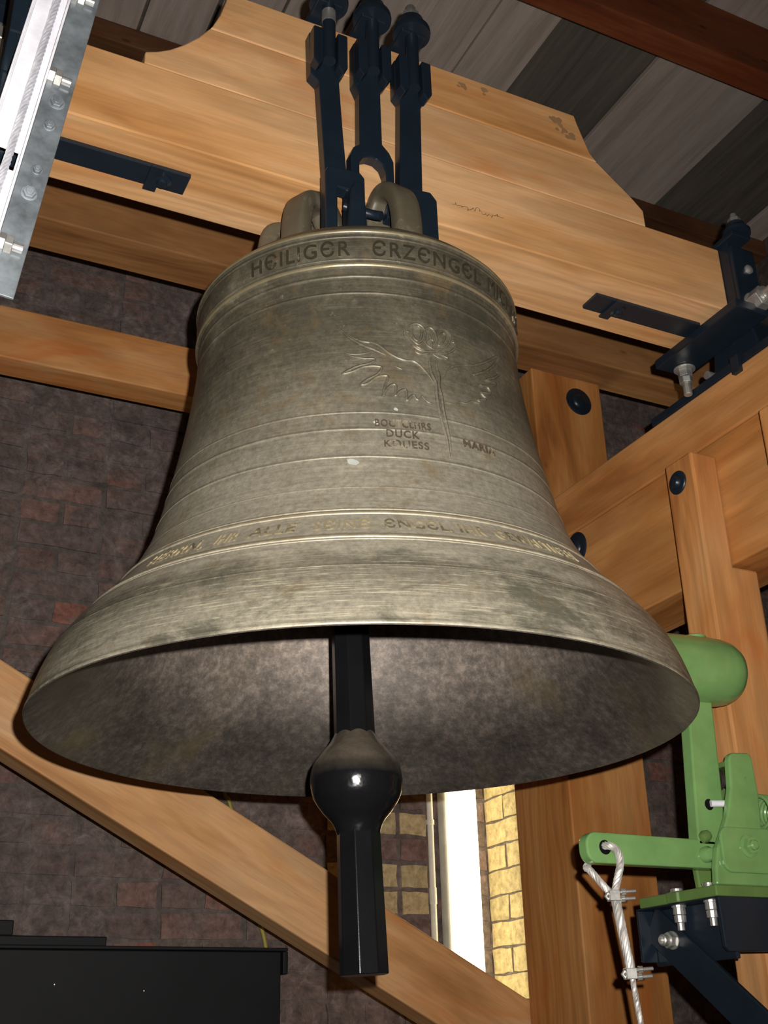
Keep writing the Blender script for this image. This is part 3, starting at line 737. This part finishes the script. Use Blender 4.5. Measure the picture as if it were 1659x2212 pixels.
for i, f in enumerate(bm.faces): f.material_index = 0 if i < nout else 1
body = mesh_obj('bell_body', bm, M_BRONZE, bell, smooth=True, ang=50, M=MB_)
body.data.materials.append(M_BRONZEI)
def onbell(th, z, d=0.0):
    th = rad(th); r = bell_r(z) + d
    return V((r * math.cos(th), r * math.sin(th), z))
def surf_text(words, zc, h, name, d=.0022, mat=None):
    for wd in words: surf_word([wd], zc, h, name, d, mat or M_LETTER)
def surf_word(words, zc, h, name, d, mat):
    """words: (text, th0, th1[, dz]) raised letters wrapped round the bell"""
    bm = bmesh.new()
    for wd in words:
        s, t0, t1 = wd[:3]; dz = wd[3] if len(wd) > 3 else 0
        cu = bpy.data.curves.new('t', 'FONT'); cu.body = s; cu.extrude = 0.5; cu.resolution_u = 3; cu.space_character = 1.15; cu.offset = 0.0 if h > .02 else .008
        ob = bpy.data.objects.new('t', cu); COL.objects.link(ob)
        dg = bpy.context.evaluated_depsgraph_get(); me = ob.evaluated_get(dg).to_mesh()
        xs = [v.co.x for v in me.vertices]; ys = [v.co.y for v in me.vertices]
        if not xs: continue
        x0, x1 = min(xs), max(xs); y0, y1 = 0.0, .73
        vs = []
        for v in me.vertices:
            u = (v.co.x - x0) / (x1 - x0); q = (v.co.y - y0) / (y1 - y0) - .5
            vs.append(bm.verts.new(onbell(t0 + (t1 - t0) * u, zc + dz + q * h, d if v.co.z > 0 else -.003)))
        for p in me.polygons:
            try: bm.faces.new([vs[i] for i in p.vertices])
            except ValueError: pass
        ob.evaluated_get(dg).to_mesh_clear(); bpy.data.objects.remove(ob); bpy.data.curves.remove(cu)
    o = mesh_obj(name, bm, mat, bell, M=MB_); o['kind'] = 'stuff'; return o
E_ = '\u0404'
surf_text([('H' + E_ + 'ILIG' + E_ + 'R', -151, -117), (E_ + 'RZ' + E_ + 'NG' + E_ + 'L', -109.8, -70), ('MICHA' + E_ + 'L', -65.8, -36)], .6935, .0275, 'raised_word', .0026)
surf_text([('HERRN,', -159.5, -145.2), ('IHR', -142.6, -137.9), ('ALLE', -135.5, -126.8), ('S' + E_ + 'IN' + E_, -123.4, -113.3), (E_ + 'NG' + E_ + 'L,', -110.8, -98.3), ('IHR', -96.9, -91.6), ('GEWALTIGEN', -89.4, -69)], .1675, .0195, 'raised_word', .0022, M_LETTERL)
surf_text([('BOCTCLHRS', -110.9, -96.3, .0365), ('DUCK', -108.2, -99.8, .018), ('KOUESS', -108.9, -97.6, 0), ('MARIA', -87.4, -77.4, .019)], .3265, .0135, 'raised_word', .0022, M_LETTERS)
EMBLEM = {
'w1':[(-122.34,0.554),(-119.33,0.5358),(-115.68,0.5207),(-113.16,0.5148),(-110.64,0.5128),(-108.5,0.5074),(-106.42,0.4965),(-103.98,0.4882),(-101.48,0.4839),(-98.9,0.4841),(-97.13,0.4783),(-95.45,0.4682),(-94.16,0.4579),(-93.14,0.445),(-92.51,0.432)],
'w1b':[(-120.82,0.5449),(-117.5,0.5242),(-114.26,0.5105),(-111.77,0.5032),(-109.3,0.4977),(-106.84,0.4907)],
'f1':[(-110.74,0.4967),(-113.25,0.4923),(-116.09,0.4909),(-118.76,0.4931),(-116.81,0.4878),(-113.99,0.4834),(-110.13,0.4819),(-111.93,0.4734),(-115.43,0.4674),(-119.4,0.4542),(-116.83,0.457),(-113.36,0.4662),(-109.87,0.4682),(-108.33,0.4647),(-109.99,0.4513),(-112.43,0.4427),(-114.33,0.4323),(-112.47,0.4346),(-110.03,0.4465),(-107.93,0.4506),(-106.75,0.4477),(-107.77,0.431),(-108.45,0.4111),(-107.5,0.4242),(-105.86,0.4341),(-104.68,0.4325),(-105.08,0.4137),(-103.77,0.4226),(-102.34,0.4269),(-101.88,0.4227),(-101.97,0.4064),(-100.79,0.4153),(-99.86,0.4186),(-99.29,0.412),(-98.42,0.4117),(-97.56,0.419),(-96.93,0.4154),(-95.65,0.4086),(-93.76,0.412)],
'in':[(-104.9,0.4722),(-102.31,0.4654)],
'w2':[(-91.3,0.4568),(-89.25,0.4667),(-88.02,0.4804),(-86.0,0.4908),(-82.09,0.5005),(-78.0,0.5078),(-71.93,0.5265),(-63.01,0.5601),(-66.59,0.5354),(-72.83,0.5067),(-78.28,0.4894),(-72.25,0.5069),(-64.58,0.5236),(-68.21,0.5054),(-73.16,0.4893),(-68.3,0.4933),(-71.32,0.4827),(-76.09,0.4724),(-73.32,0.4759),(-72.63,0.4644),(-76.8,0.458),(-75.3,0.4482),(-78.55,0.4405),(-78.38,0.4339),(-81.62,0.4313),(-83.62,0.4243),(-85.73,0.4232),(-87.53,0.417),(-90.66,0.4159)],
'st':[(-92.96,0.4999),(-93.73,0.4845),(-93.59,0.4657),(-92.68,0.448),(-92.97,0.429),(-93.06,0.4105),(-92.95,0.3876),(-92.54,0.3632),(-92.25,0.3433),(-92.36,0.3128)],
'st2':[(-91.32,0.5019),(-91.61,0.4825),(-91.3,0.4639),(-91.83,0.4444),(-91.51,0.4264),(-91.67,0.4007),(-91.54,0.3735),(-91.45,0.3465),(-91.9,0.3145)],
'st3':[(-92.46,0.4343),(-92.44,0.3997),(-92.05,0.366),(-92.16,0.3298)],
'p1':[(-97.79,0.5515),(-96.12,0.5556),(-95.06,0.5472),(-95.75,0.5319),(-97.03,0.5259),(-98.07,0.5343),(-97.79,0.5515)],
'p2':[(-99.08,0.5453),(-99.36,0.5523),(-96.86,0.5596),(-94.52,0.555),(-93.97,0.5412),(-95.06,0.5256),(-96.75,0.5191),(-98.22,0.5247),(-99.25,0.5332),(-99.08,0.5453)],
'p3':[(-90.02,0.5321),(-89.56,0.5424),(-87.77,0.5535),(-87.02,0.5486),(-88.24,0.5348),(-89.75,0.5254),(-90.02,0.5321)],
'p4':[(-91.43,0.5445),(-89.43,0.557),(-86.71,0.56),(-85.14,0.5517),(-86.03,0.5358),(-88.11,0.523),(-91.21,0.5162),(-93.19,0.5185),(-94.24,0.5266),(-92.79,0.538),(-91.43,0.5445)],
'p9':[(-93.2,.5085),(-94.6,.530),(-94.0,.549),(-92.3,.5575),(-90.6,.550),(-90.3,.531),(-91.9,.5085)],
'p10':[(-93.4,.5085),(-96.8,.513),(-100.2,.527),(-100.6,.541),(-99.0,.5405)],
'p11':[(-91.6,.5085),(-88.0,.513),(-84.6,.526),(-83.9,.540),(-85.3,.5405)],
'p12':[(-92.6,.509),(-92.3,.528),(-92.6,.546)],
'p5':[(-93.47,0.5251),(-92.47,0.5336),(-91.51,0.5301),(-92.31,0.5219),(-93.38,0.5193)],
'p6':[(-98.93,0.5288),(-98.37,0.5151),(-96.16,0.5079),(-93.36,0.5099),(-90.4,0.515),(-87.6,0.5262)],
'p7':[(-97.82,0.5132),(-97.78,0.5039),(-96.29,0.5007),(-94.26,0.5042),(-93.01,0.508)],
'p8':[(-92.24,0.5055),(-90.3,0.5011),(-88.21,0.5017),(-87.3,0.5042),(-88.51,0.5071),(-90.57,0.5077)],
}
def emb(b):
    for k, pts in EMBLEM.items():
        r = {'st': .0030, 'st2': .0026, 'st3': .0018, 'in': .0016}.get(k, .0020 if k[0] == 'p' else .0025)
        P = catmull([onbell(t, z, .0004) for t, z in pts], 4)
        # keep the smoothed stroke on the surface
        Q = []
        for p in P:
            th = math.degrees(math.atan2(p.y, p.x)); Q.append(onbell(th, p.z, .0006))
        n = len(Q); rr = [r * min(1, .35 + 3 * min(i, n - 1 - i) / n) for i in range(n)]
        tube(b, Q, rr, 6)
part('winged_flower_relief', M_BRONZE, bell, emb, smooth=True, ang=60, M=MB_)
rs = random.Random(5)
for (th, z, sx, sz) in ((-116.6, .2915, .0085, .0050), (-105.2, .3895, .0035, .003), (-110.6, .363, .004, .0035)):
    def patches(b):
        vs = []
        for k in range(12):
            a = 2 * math.pi * k / 12; r = rs.uniform(.8, 1.15)
            vs.append(b.verts.new(onbell(th + math.degrees(sx * r * math.cos(a) / .32), z + sz * r * math.sin(a) - sx * .35 * math.cos(a) * .8, .0006)))
        b.faces.new(vs)
    part('pale_patch', M_CHALK, bell, patches, M=MB_)
# crown loops
def loop(th, r0=.155, zt=.952, wdt=.025, tk=.0165, twist=0):
    c, s = math.cos(rad(th)), math.sin(rad(th)); rad_dir = V((c, s, 0))
    prof = [(r0 + .012, .772), (r0 + .016, .84), (r0 + .006, .905), (r0 - .022, zt - .012), (r0 - .055, zt - .004), (r0 - .082, zt - .035), (r0 - .098, .87), (r0 - .105, .79)]
    pts = catmull([rad_dir * r + V((0, 0, z)) for r, z in prof], 6)
    sec = [(math.copysign(abs(math.cos(t)) ** .4, math.cos(t)) * tk, math.copysign(abs(math.sin(t)) ** .4, math.sin(t)) * wdt) for t in [2 * math.pi * (i + .5) / 16 for i in range(16)]]
    def f(b): tube(b, pts, 1.0, sec=sec, up=rad_dir)
    return part('crown_loop', M_CROWN, bell, f, smooth=True, ang=60, M=MB_)
for th, zt in ((-84, .955), (-152, .940), (-192, .930), (94, .93), (28, .93), (-12, .93)):
    if th in (28, -12): loop(th, .10, .93)
    else: loop(th, zt=zt)
def cb(b): lathe(b, [(.055, .775), (.05, .80), (.045, .90), (.05, .93), (.03, .945), (0, .948)], (0, 0, 0), (0, 0, 1), 32)
part('crown_block', M_CROWN, bell, cb, smooth=True, M=MB_)

# ---------------------------------------------------------------- clapper (leans a little, swings on its own)
LAT = RH
def axis_at(z):   # world point of the clapper axis at world height z
    l = -.0045 + (z - .09) * -.0275
    return V((.737, 1.573, z)) + LAT * l
cl = empty('clapper', axis_at(1.10), 'black forged clapper with a round ball, hanging out of the bell mouth', 'clapper')
CA = V((.737, 1.573, 0)); vdir = math.atan2(-1.573, -.737)
CLROT = rad(10)
def octo(b, z0, z1, r0, r1, n=8):
    cyl(b, axis_at(z0), axis_at(z1), r0, r1, n=n, rot=CLROT)
def shank(b): octo(b, .40, 1.12, .0325, .0245)
def flight(b): octo(b, .088, .315, .0355, .0325)
M_ = None
part('shank', M_BLACKF, cl, shank, bevel=.0015)
part('flight', M_BLACKF, cl, flight, bevel=.0015)
d = (axis_at(1) - axis_at(0)).normalized()
def ball(b):
    P = pchip([-.078, -.062, -.045, -.02, 0, .02, .042, .058, .074], [.0315, .0375, .052, .0665, .0695, .0665, .052, .038, .029])
    lathe(b, [(P(-.078 + .152 * i / 36), -.078 + .152 * i / 36) for i in range(37)], axis_at(.359), d, 48)
part('ball', M_BLACKP, cl, ball, smooth=True, ang=60)
part('pivot_eye', M_BLACKP, cl, lambda b: cyl(b, axis_at(1.105) - V((.05, 0, 0)), axis_at(1.105) + V((.05, 0, 0)), .03, n=20), bevel=.002)

# ================================================================ GALVANISED CHANNEL (foreground left)
tl = math.atan(.116)
MC = Matrix.Translation((.0305, 1.10, .757)) @ Matrix.Rotation(tl, 4, 'Y')
ch = empty('drive_channel', MC.translation, 'galvanised steel channel with bolted side plate in the upper left foreground', 'channel')
LCH = .85
def cch(b):   # U channel: two lips, two sloping inner walls, web with an oblong slot
    box(b, 0, .0025, 0, .024, 0, LCH, MC); box(b, .0395, .0425, -.004, .024, 0, LCH, MC)
    box(b, .0025, .0045, -.0005, .004, 0, LCH, MC)
part('channel_body', M_GALVB, ch, cch, bevel=.0008, seg=2)
def web(b):
    zs0, zs1 = .178, .208
    box(b, .0025, .0395, .020, .0235, 0, zs0, MC); box(b, .0025, .0395, .020, .0235, zs1, LCH, MC)
    box(b, .0025, .0150, .020, .0235, zs0, zs1, MC); box(b, .0365, .0395, .020, .0235, zs0, zs1, MC)
part('channel_web', M_GALVB, ch, web)
def spl(b):
    prism_pts = [(.0428, 0), (.0755, 0), (.0755, LCH), (.0428, LCH)]
    vs0 = [b.verts.new(MC @ V((p[0], .008, p[1]))) for p in prism_pts]; vs1 = [b.verts.new(MC @ V((p[0], .012, p[1]))) for p in prism_pts]
    b.faces.new(vs0); b.faces.new(vs1[::-1])
    for i in range(4): b.faces.new((vs0[i], vs1[i], vs1[(i + 1) % 4], vs0[(i + 1) % 4]))
part('side_plate', M_GALV, ch, spl, bevel=.0008)
def chb(z, sidew):
    def f(b):
        if sidew:   # nut and bolt end standing out to the right of the lip
            p = MC @ V((.0425, .003, z)); dd = (MC.to_3x3() @ V((1, 0, 0)))
            hexn(b, p, dd, .0115, .0075, .2); hexn(b, p + dd * .0078, dd, .0112, .0085, .5); cyl(b, p + dd * .0164, p + dd * .028, .0055, n=14)
        else:
            p = MC @ V((sidew_x, .008, z)); dd = V((0, -1, -.15)).normalized()
            lathe(b, [(.0105 * sc, 0), (.0105 * sc, .0012), (.009 * sc, .0016)], p, dd, 20); hexn(b, p + dd * .0012, dd, .0082 * sc, .005); cyl(b, p + dd * .006, p + dd * .0085, .005 * sc, n=12)
    return f
for z_, sx_ in ((.323, None), (.467, None), (.063, None)):
    part('lip_bolt', M_ZINC, ch, chb(z_, True), bevel=.0005, seg=1)
for z_, sx_, sc in ((.290, .0605, 1), (.251, .0600, .72), (.181, .0610, .66), (.145, .0600, .95)):
    sidew_x = sx_; part('face_bolt', M_GALV, ch, chb(z_, False), bevel=.0005, seg=1)
part('rubber_foot', M_RUBBER, ch, lambda b: box(b, .046, .060, .008, .020, -.012, -.0003, MC), bevel=.001)
part('end_nut', M_ZINC, ch, lambda b: hexn(b, MC @ V((.030, .004, -.008)), MC.to_3x3() @ V((1, 0, 0)), .007, .009), bevel=.0005, seg=1)
# rope in the groove
def strands(b, path, R, rs_, pitch, n=6, nseg=5, step=.0016):
    """laid rope: n helical strands about a polyline path"""
    P = [V(p) for p in path]; L = [0]
    for a, c in zip(P, P[1:]): L.append(L[-1] + (c - a).length)
    N = int(L[-1] / step); pts = []; k = 0
    for i in range(N + 1):
        s = L[-1] * i / N
        while k < len(P) - 2 and L[k + 1] < s: k += 1
        pts.append(P[k].lerp(P[k + 1], (s - L[k]) / max(1e-9, L[k + 1] - L[k])))
    a = None; fr = []
    for i in range(N + 1):
        dd = (pts[min(i + 1, N)] - pts[max(i - 1, 0)]).normalized()
        u = a if a is not None else (V((0, 1, 0)) if abs(dd.y) < .9 else V((1, 0, 0)))
        a = (u - dd * u.dot(dd)).normalized(); fr.append((a.copy(), dd.cross(a)))
    for m in range(n):
        Q = []
        for i in range(N + 1):
            t = 2 * math.pi * (m / n + L[-1] * i / N / pitch); u, v = fr[i]
            Q.append(pts[i] + (u * math.cos(t) + v * math.sin(t)) * R)
        tube(b, Q, rs_, nseg)
wr_ = empty('wire_rope', MC @ V((.023, .0145, 0)), 'steel wire rope lying in the groove of the galvanised channel', 'rope')
def rp(b): strands(b, [MC @ V((.0240, .0150, -.002)), MC @ V((.0270, .0150, .2)), MC @ V((.0265, .0150, LCH))], .0032, .0018, .045, step=.003)
part('rope_strands', M_GALVR, wr_, rp, smooth=True, ang=70)
# steel arm that carries the channel, bolted to the left end of the headstock
arm = empty('channel_arm', (.17, 1.3, 1.3), 'dark painted steel arm behind the galvanised channel at the left edge', 'arm')
def armf(b):
    pts = [(.060, 1.02), (.118, 1.02), (.150, 1.25), (.172, 1.40), (.168, 1.445), (.150, 1.470), (.125, 1.475), (.060, 1.475)]
    prism(b, pts, 'y', 1.20, 1.225)
part('arm_plate', M_BLUE, arm, armf, bevel=.004)
part('arm_bracket', M_BLUE, arm, lambda b: box(b, .06, .10, 1.128, 1.1995, 1.15, 1.45), bevel=.002)
part('arm_foot', M_BLUE, arm, lambda b: box(b, .075, .115, 1.2255, 1.4345, 1.40, 1.46), bevel=.002)

# ================================================================ BLACK STEEL TROUGH (lower left)
tr = empty('steel_trough', (.4, 2.1, .04), 'matt black steel trough beam at the lower left, below the diagonal brace', 'beam')
part('trough_body', M_BLKB, tr, lambda b: box(b, XL + .01, .774, 2.004, 2.26, .030, .150), bevel=.002)
part('trough_lip', M_BLKB, tr, lambda b: (box(b, XL + .01, .784, 1.996, 2.268, .1505, .1560), box(b, .775, .784, 1.996, 2.268, .113, .1500)), bevel=.0015)
part('top_strip', M_BLKB, tr, lambda b: box(b, XL + .01, .472, 2.02, 2.20, .1565, .172), bevel=.002)
part('top_block', M_BLKB, tr, lambda b: box(b, XL + .01, .322, 2.03, 2.15, .1725, .196), bevel=.002)
for x, z in ((.39, .098), (.535, .088)): part('rivet', M_ZINC, tr, lambda b: lathe(b, [(.0014, 0), (.0009, .0009), (0, .001)], (x, 2.004, z), (0, -1, 0), 8))

# ================================================================ LAMP, CONDUIT, CABLE
lp = empty('batten_lamp', (1.94, 3.40, .3), 'glowing upright batten lamp in the brick recess right of the clapper', 'lamp')
part('lamp_body', M_LAMPB, lp, lambda b: box(b, 1.868, 1.968, 3.375, 3.4215, -.55, 1.25), bevel=.006)
part('diffuser', M_TUBE, lp, lambda b: box(b, 1.892, 1.980, 3.345, 3.3748, -.53, 1.23), bevel=.012, seg=3)
cdt = empty('conduit', (1.81, 3.40, .3), 'thin white conduit pipe clipped upright on the wall left of the lamp', 'pipe')
part('pipe', M_WHITEP, cdt, lambda b: cyl(b, (1.824, 3.39, -.6), (1.824, 3.39, 1.3), .0105, n=18), smooth=True)
for z_ in (.655, .20):
  def clipp(b): box(b, 1.800, 1.816, 3.397, 3.4215, z_ - .008, z_ + .008); lathe(b, [(.0135, -.008), (.0135, .008)], (1.824, 3.39, z_), (0, 0, 1), 18)
  part('pipe_clip', M_WHITEP, cdt, clipp, bevel=.001, seg=1)
def sock(b): lathe(b, [(.0125, 0), (.0125, .05)], (1.824, 3.39, .40), (0, 0, 1), 18)
part('pipe_socket', M_WHITEP, cdt, sock, smooth=True)
yc = part('earth_cable', M_YGREEN, None, lambda b: tube(b, catmull([(1.02, 3.272, .95), (1.073, 3.272, .697), (1.096, 3.272, .651), (1.15, 3.272, .48), (1.189, 3.272, .344), (1.217, 3.272, .254), (1.24, 3.27, .05), (1.25, 3.27, -.5)], 6), .006, 10), smooth=True)
tag(yc, 'thin yellow-green cable running down the wall behind the diagonal brace', 'cable')

# ================================================================ GREEN HAMMER
hm = empty('bell_hammer', (1.39, 1.57, .29), 'green strike hammer with a barrel head beside the bell rim', 'hammer')
def hhead(b):
    lathe(b, [(0, 0), (.030, .002), (.047, .012), (.057, .030), (.061, .055), (.063, .09), (.0635, .13), (.0637, .205), (.0625, .232), (.059, .250), (.052, .2645), (.041, .274), (.025, .279), (0, .2805)], (1.222, 1.575, .600), V((1, 0, .03)), 48)
part('hammer_head', M_GREEN, hm, hhead, smooth=True, ang=60)
part('head_boss', M_GREEN, hm, lambda b: lathe(b, [(.024, -.01), (.024, .006), (.018, .009), (0, .010)], (1.415, 1.575, .6635), (0, 0, 1), 28), smooth=True, ang=40)
def shaft(b):
    prism(b, [(1.372, .548), (1.427, .548), (1.4195, .365), (1.407, .292), (1.352, .292)], 'y', 1.562, 1.588)
part('shaft', M_GREEN, hm, shaft, bevel=.003)
part('pin_hole', M_BLKB, hm, lambda b: lathe(b, [(.0095, 0), (0, -.0003)], (1.386, 1.5612, .361), (0, 1, 0), 20))
def lever(b):
    P = [(1.125 + .018 - .018 * math.cos(t) * 1.0, .0) for t in (0,)]
    out = [(1.390, .2545), (1.390, .3015)]
    n = 8
    for i in range(n + 1):
        t = math.pi / 2 + (math.pi / 2) * i / n; out.append((1.143 + .020 * math.cos(t), .2835 + .020 * math.sin(t)))
    for i in range(n + 1):
        t = math.pi + (math.pi / 2) * i / n; out.append((1.143 + .020 * math.cos(t), .2745 + .020 * math.sin(t)))
    # eye hole, cut as a slit to the left end
    hx, hz, hr = 1.158, .2795, .0125
    prism(b, out, 'y', 1.562, 1.586)
lv = part('lever_arm', M_GREEN, hm, lever, bevel=.003)
def eye(b): lathe(b, [(.0125, 0), (.0105, -.0006), (.010, -.0006), (0, -.0004)], (1.158, 1.5625, .2795), (0, 1, 0), 28)
part('eye_hole', M_BLKB, hm, lambda b: lathe(b, [(.0115, -.0004), (0, -.0006)], (1.158, 1.5616, .2795), (0, 1, 0), 28), smooth=False)
part('pivot_boss', M_GREEN, hm, lambda b: lathe(b, [(.013, 0), (.013, .010), (.009, .016), (0, .017)], (1.362, 1.562, .276), (0, -1, 0), 24), smooth=True, ang=50)
part('weld', M_GREEND, hm, lambda b: lathe(b, [(0, -.012), (.008, -.009), (.011, 0), (.008, .009), (0, .012)], (1.366, 1.560, .306), (1, 0, .5), 14), smooth=True)

br = empty('hammer_bracket', (1.43, 1.62, .207), 'green hammer bracket with upright horn, spring and bolts on the blue steel box', 'bracket')
part('base_plate', M_GREEND, br, lambda b: prism(b, [(1.345, 1.527), (1.525, 1.527), (1.525, 1.73), (1.345, 1.73), (1.345, 1.652), (1.341, 1.650), (1.341, 1.622), (1.345, 1.620)], 'z', .2065, .224), bevel=.002)
def horn(b, y0, y1, dx=0):
    prism(b, [(1.352, .2245), (1.356, .255), (1.364, .284), (1.377, .304), (1.396, .339), (1.412, .387), (1.417, .435), (1.421, .444), (1.429, .448), (1.462, .450), (1.469, .446), (1.471, .436), (1.473, .375), (1.468, .322), (1.50, .320), (1.52, .300), (1.52, .2245)] if not dx else
          [(1.38 , .2245), (1.375, .30), (1.40, .37), (1.43, .42), (1.46, .425), (1.50, .32), (1.52, .2245)], 'y', y0, y1)
part('near_plate', M_GREEN, br, lambda b: horn(b, 1.530, 1.545), bevel=.004, seg=3)
part('far_plate', M_GREEND, br, lambda b: horn(b, 1.606, 1.618, 1), bevel=.003)
def pad(b):
    out = [];
    for (cx_, cz_, a0) in ((1.505, .30, 0), (1.385, .300, 90), (1.385, .262, 180), (1.505, .262, 270)):
        for i in range(6):
            t = rad(a0 + i * 18); out.append((cx_ + .018 * math.cos(t), cz_ + .018 * math.sin(t)))
    prism(b, out, 'y', 1.5225, 1.5298)
part('bolted_pad', M_GREEN, br, pad, bevel=.002)
def pb(b):
    p = V((1.424, 1.5225, .2875)); lathe(b, [(.019, 0), (.019, .002), (.016, .003)], p, (0, -1, 0), 28); hexn(b, p - V((0, .003, 0)), (0, -1, 0), .0145, .008, .2); lathe(b, [(.0085, .011), (.0085, .016), (.006, .018), (0, .018)], p, (0, -1, 0), 18)
part('pivot_nut', M_GREEN, br, pb, smooth=True, ang=30)
part('stop_pin', M_GALVB, br, lambda b: tube(b, [(1.386, 1.557, .362), (1.40, 1.552, .362), (1.45, 1.550, .3645)], .0058, 12), smooth=True)
def spring(b):
    pts = []
    for i in range(0, 140):
        t = i / 139; a = 2 * math.pi * 6.5 * t; pts.append((1.492 + .055 * t, 1.56 + .0275 * math.cos(a), .3545 + .0275 * math.sin(a)))
    tube(b, pts, .0036, 8)
part('coil_spring', M_GREEN, br, spring, smooth=True)
part('rubber_buffer', M_RUBBER, br, lambda b: lathe(b, [(.016, 0), (.019, .006), (.012, .016), (.012, .024), (.020, .034), (.020, .040)], (1.421, 1.575, .408), (1, 0, 0), 24), smooth=True, ang=50)
part('buffer_holder', M_GREEND, br, lambda b: (box(b, 1.425, 1.462, 1.5455, 1.6055, .428, .437), box(b, 1.4615, 1.469, 1.5455, 1.6055, .36, .445)), bevel=.0015)
for x, y in ((1.362, 1.645), (1.362, 1.562)):
    def bs(b): lathe(b, [(.013, 0), (.013, .002), (.0105, .0022), (.0105, .007), (0, .0075)], (x, y, .2242), (0, 0, 1), 20)
    part('plate_bolt', M_ZINC, br, bs, bevel=.0006, seg=1)
    def bs2(b): lathe(b, [(.0125, .0), (.0125, -.003), (.0105, -.0035), (.0110, -.0145), (.0080, -.0155), (.0105, -.0165), (.0100, -.027), (.0062, -.028), (.0062, -.040), (0, -.041)], (x, y, .2034), (0, 0, 1), 6 if 0 else 12)
    part('plate_nut', M_ZINC, br, bs2, smooth=True, ang=25)

sb = empty('steel_console', (1.45, 1.63, .12), 'dark blue steel console under the green hammer bracket, with slanting strut', 'bracket')
part('top_flange', M_BLUE, sb, lambda b: box(b, 1.345, 1.529, 1.536, 1.742, .2035, .2062), bevel=.001)
part('web', M_BLUE, sb, lambda b: box(b, 1.378, 1.386, 1.5365, 1.742, .112, .2033), bevel=.0015)
part('front_plate', M_BLUE, sb, lambda b: prism(b, [(1.348, .2062), (1.60, .2062), (1.60, .122), (1.357, .122), (1.350, .129)], 'y', 1.5275, 1.5357), bevel=.0015)
part('end_lip', M_BLUE, sb, lambda b: box(b, 1.345, 1.3775, 1.7365, 1.742, .118, .2033), bevel=.001)
def strut(b):
    p0, p1 = V((1.371, 1.733, .184)), V((1.371, 1.375, -.083)); dd = (p1 - p0).normalized(); n_ = V((1, 0, 0)); w_ = dd.cross(n_)
    vs = []
    for p in (p0, p1):
        for a in (-.031, .031):
            for c_ in (-.004, .004): vs.append(b.verts.new(p + w_ * a + n_ * c_))
    for f in ((0, 1, 3, 2), (4, 6, 7, 5), (0, 4, 5, 1), (2, 3, 7, 6), (0, 2, 6, 4), (1, 5, 7, 3)): b.faces.new([vs[i] for i in f])
part('strut', M_BLUE, sb, strut, bevel=.0015)
part('strut_foot', M_BLUE, sb, lambda b: box(b, 1.3755, 1.529, 1.37, 1.40, -.12, -.05), bevel=.001)
def wbolt(b):
    p = V((1.3665, 1.676, .150)); dd = V((-1, -.12, 0)).normalized()
    cyl(b, p, p + dd * .003, .0150, n=24); hexn(b, p + dd * .003, dd, .0135, .012, .3); lathe(b, [(.0095, .015), (.0095, .026), (.0075, .028), (.006, .0275), (.0055, .020), (0, .020)], p, dd, 20)
part('web_bolt', M_ZINC, sb, wbolt, smooth=True, ang=30)

# wire rope hanging from the lever
hr_ = empty('pull_rope', (1.165, 1.574, .21), 'steel wire rope looped through the green lever and hanging down with two clamps', 'rope')
loopA = catmull([(1.158, 1.578, .281), (1.158, 1.552, .281), (1.172, 1.549, .272), (1.178, 1.553, .252), (1.174, 1.560, .228), (1.170, 1.563, .211)], 6)
part('rope_eye', M_ROPE, hr_, lambda b: strands(b, loopA, .0042, .0023, .05, n=7, step=.002), smooth=True, ang=70)
loopB = catmull([(1.158, 1.590, .272), (1.140, 1.592, .252), (1.140, 1.586, .248), (1.153, 1.575, .226), (1.163, 1.568, .211)], 6)
part('rope_eye', M_ROPE, hr_, lambda b: strands(b, loopB, .0038, .0022, .05, n=7, step=.002), smooth=True)
def dbl(b):
    strands(b, [(1.167, 1.562, .212), (1.176, 1.562, .15), (1.184, 1.562, .094)], .0053, .0025, .08, n=8, step=.003)
part('rope_tail', M_ROPE, hr_, dbl, smooth=True, ang=70)
part('rope_fall', M_ROPE, hr_, lambda b: strands(b, [(1.184, 1.562, .095), (1.192, 1.562, .02), (1.215, 1.562, -.35), (1.24, 1.562, -1.495)], .0030, .0020, .03, step=.004), smooth=True, ang=70)
def clampf(z_, x_):
    def f(b):
        c = V((x_, 1.562, z_)); dx = V((.93, -.36, .05)).normalized()
        box(b, -.011, .006, -.010, .010, -.008, .008, Matrix.Translation(c) @ Matrix.Rotation(-.35, 4, 'Z'))
        for q in (-.0055, .0055):
            o_ = V((.1, -.2, 1)).normalized() * q
            cyl(b, c + o_ - dx * .012, c + o_ + dx * .034, .0028, n=12); hexn(b, c + o_ + dx * .010, dx, .0058, .007)
        tube(b, [c - dx * .010 + V((0, 0, .0055)), c - dx * .015, c - dx * .010 - V((0, 0, .0055))], .003, 8)
    return f
part('rope_clamp', M_ZINC, hr_, clampf(.205, 1.168), bevel=.0008, seg=1)
part('rope_clamp', M_ZINC, hr_, clampf(.090, 1.185), bevel=.0008, seg=1)
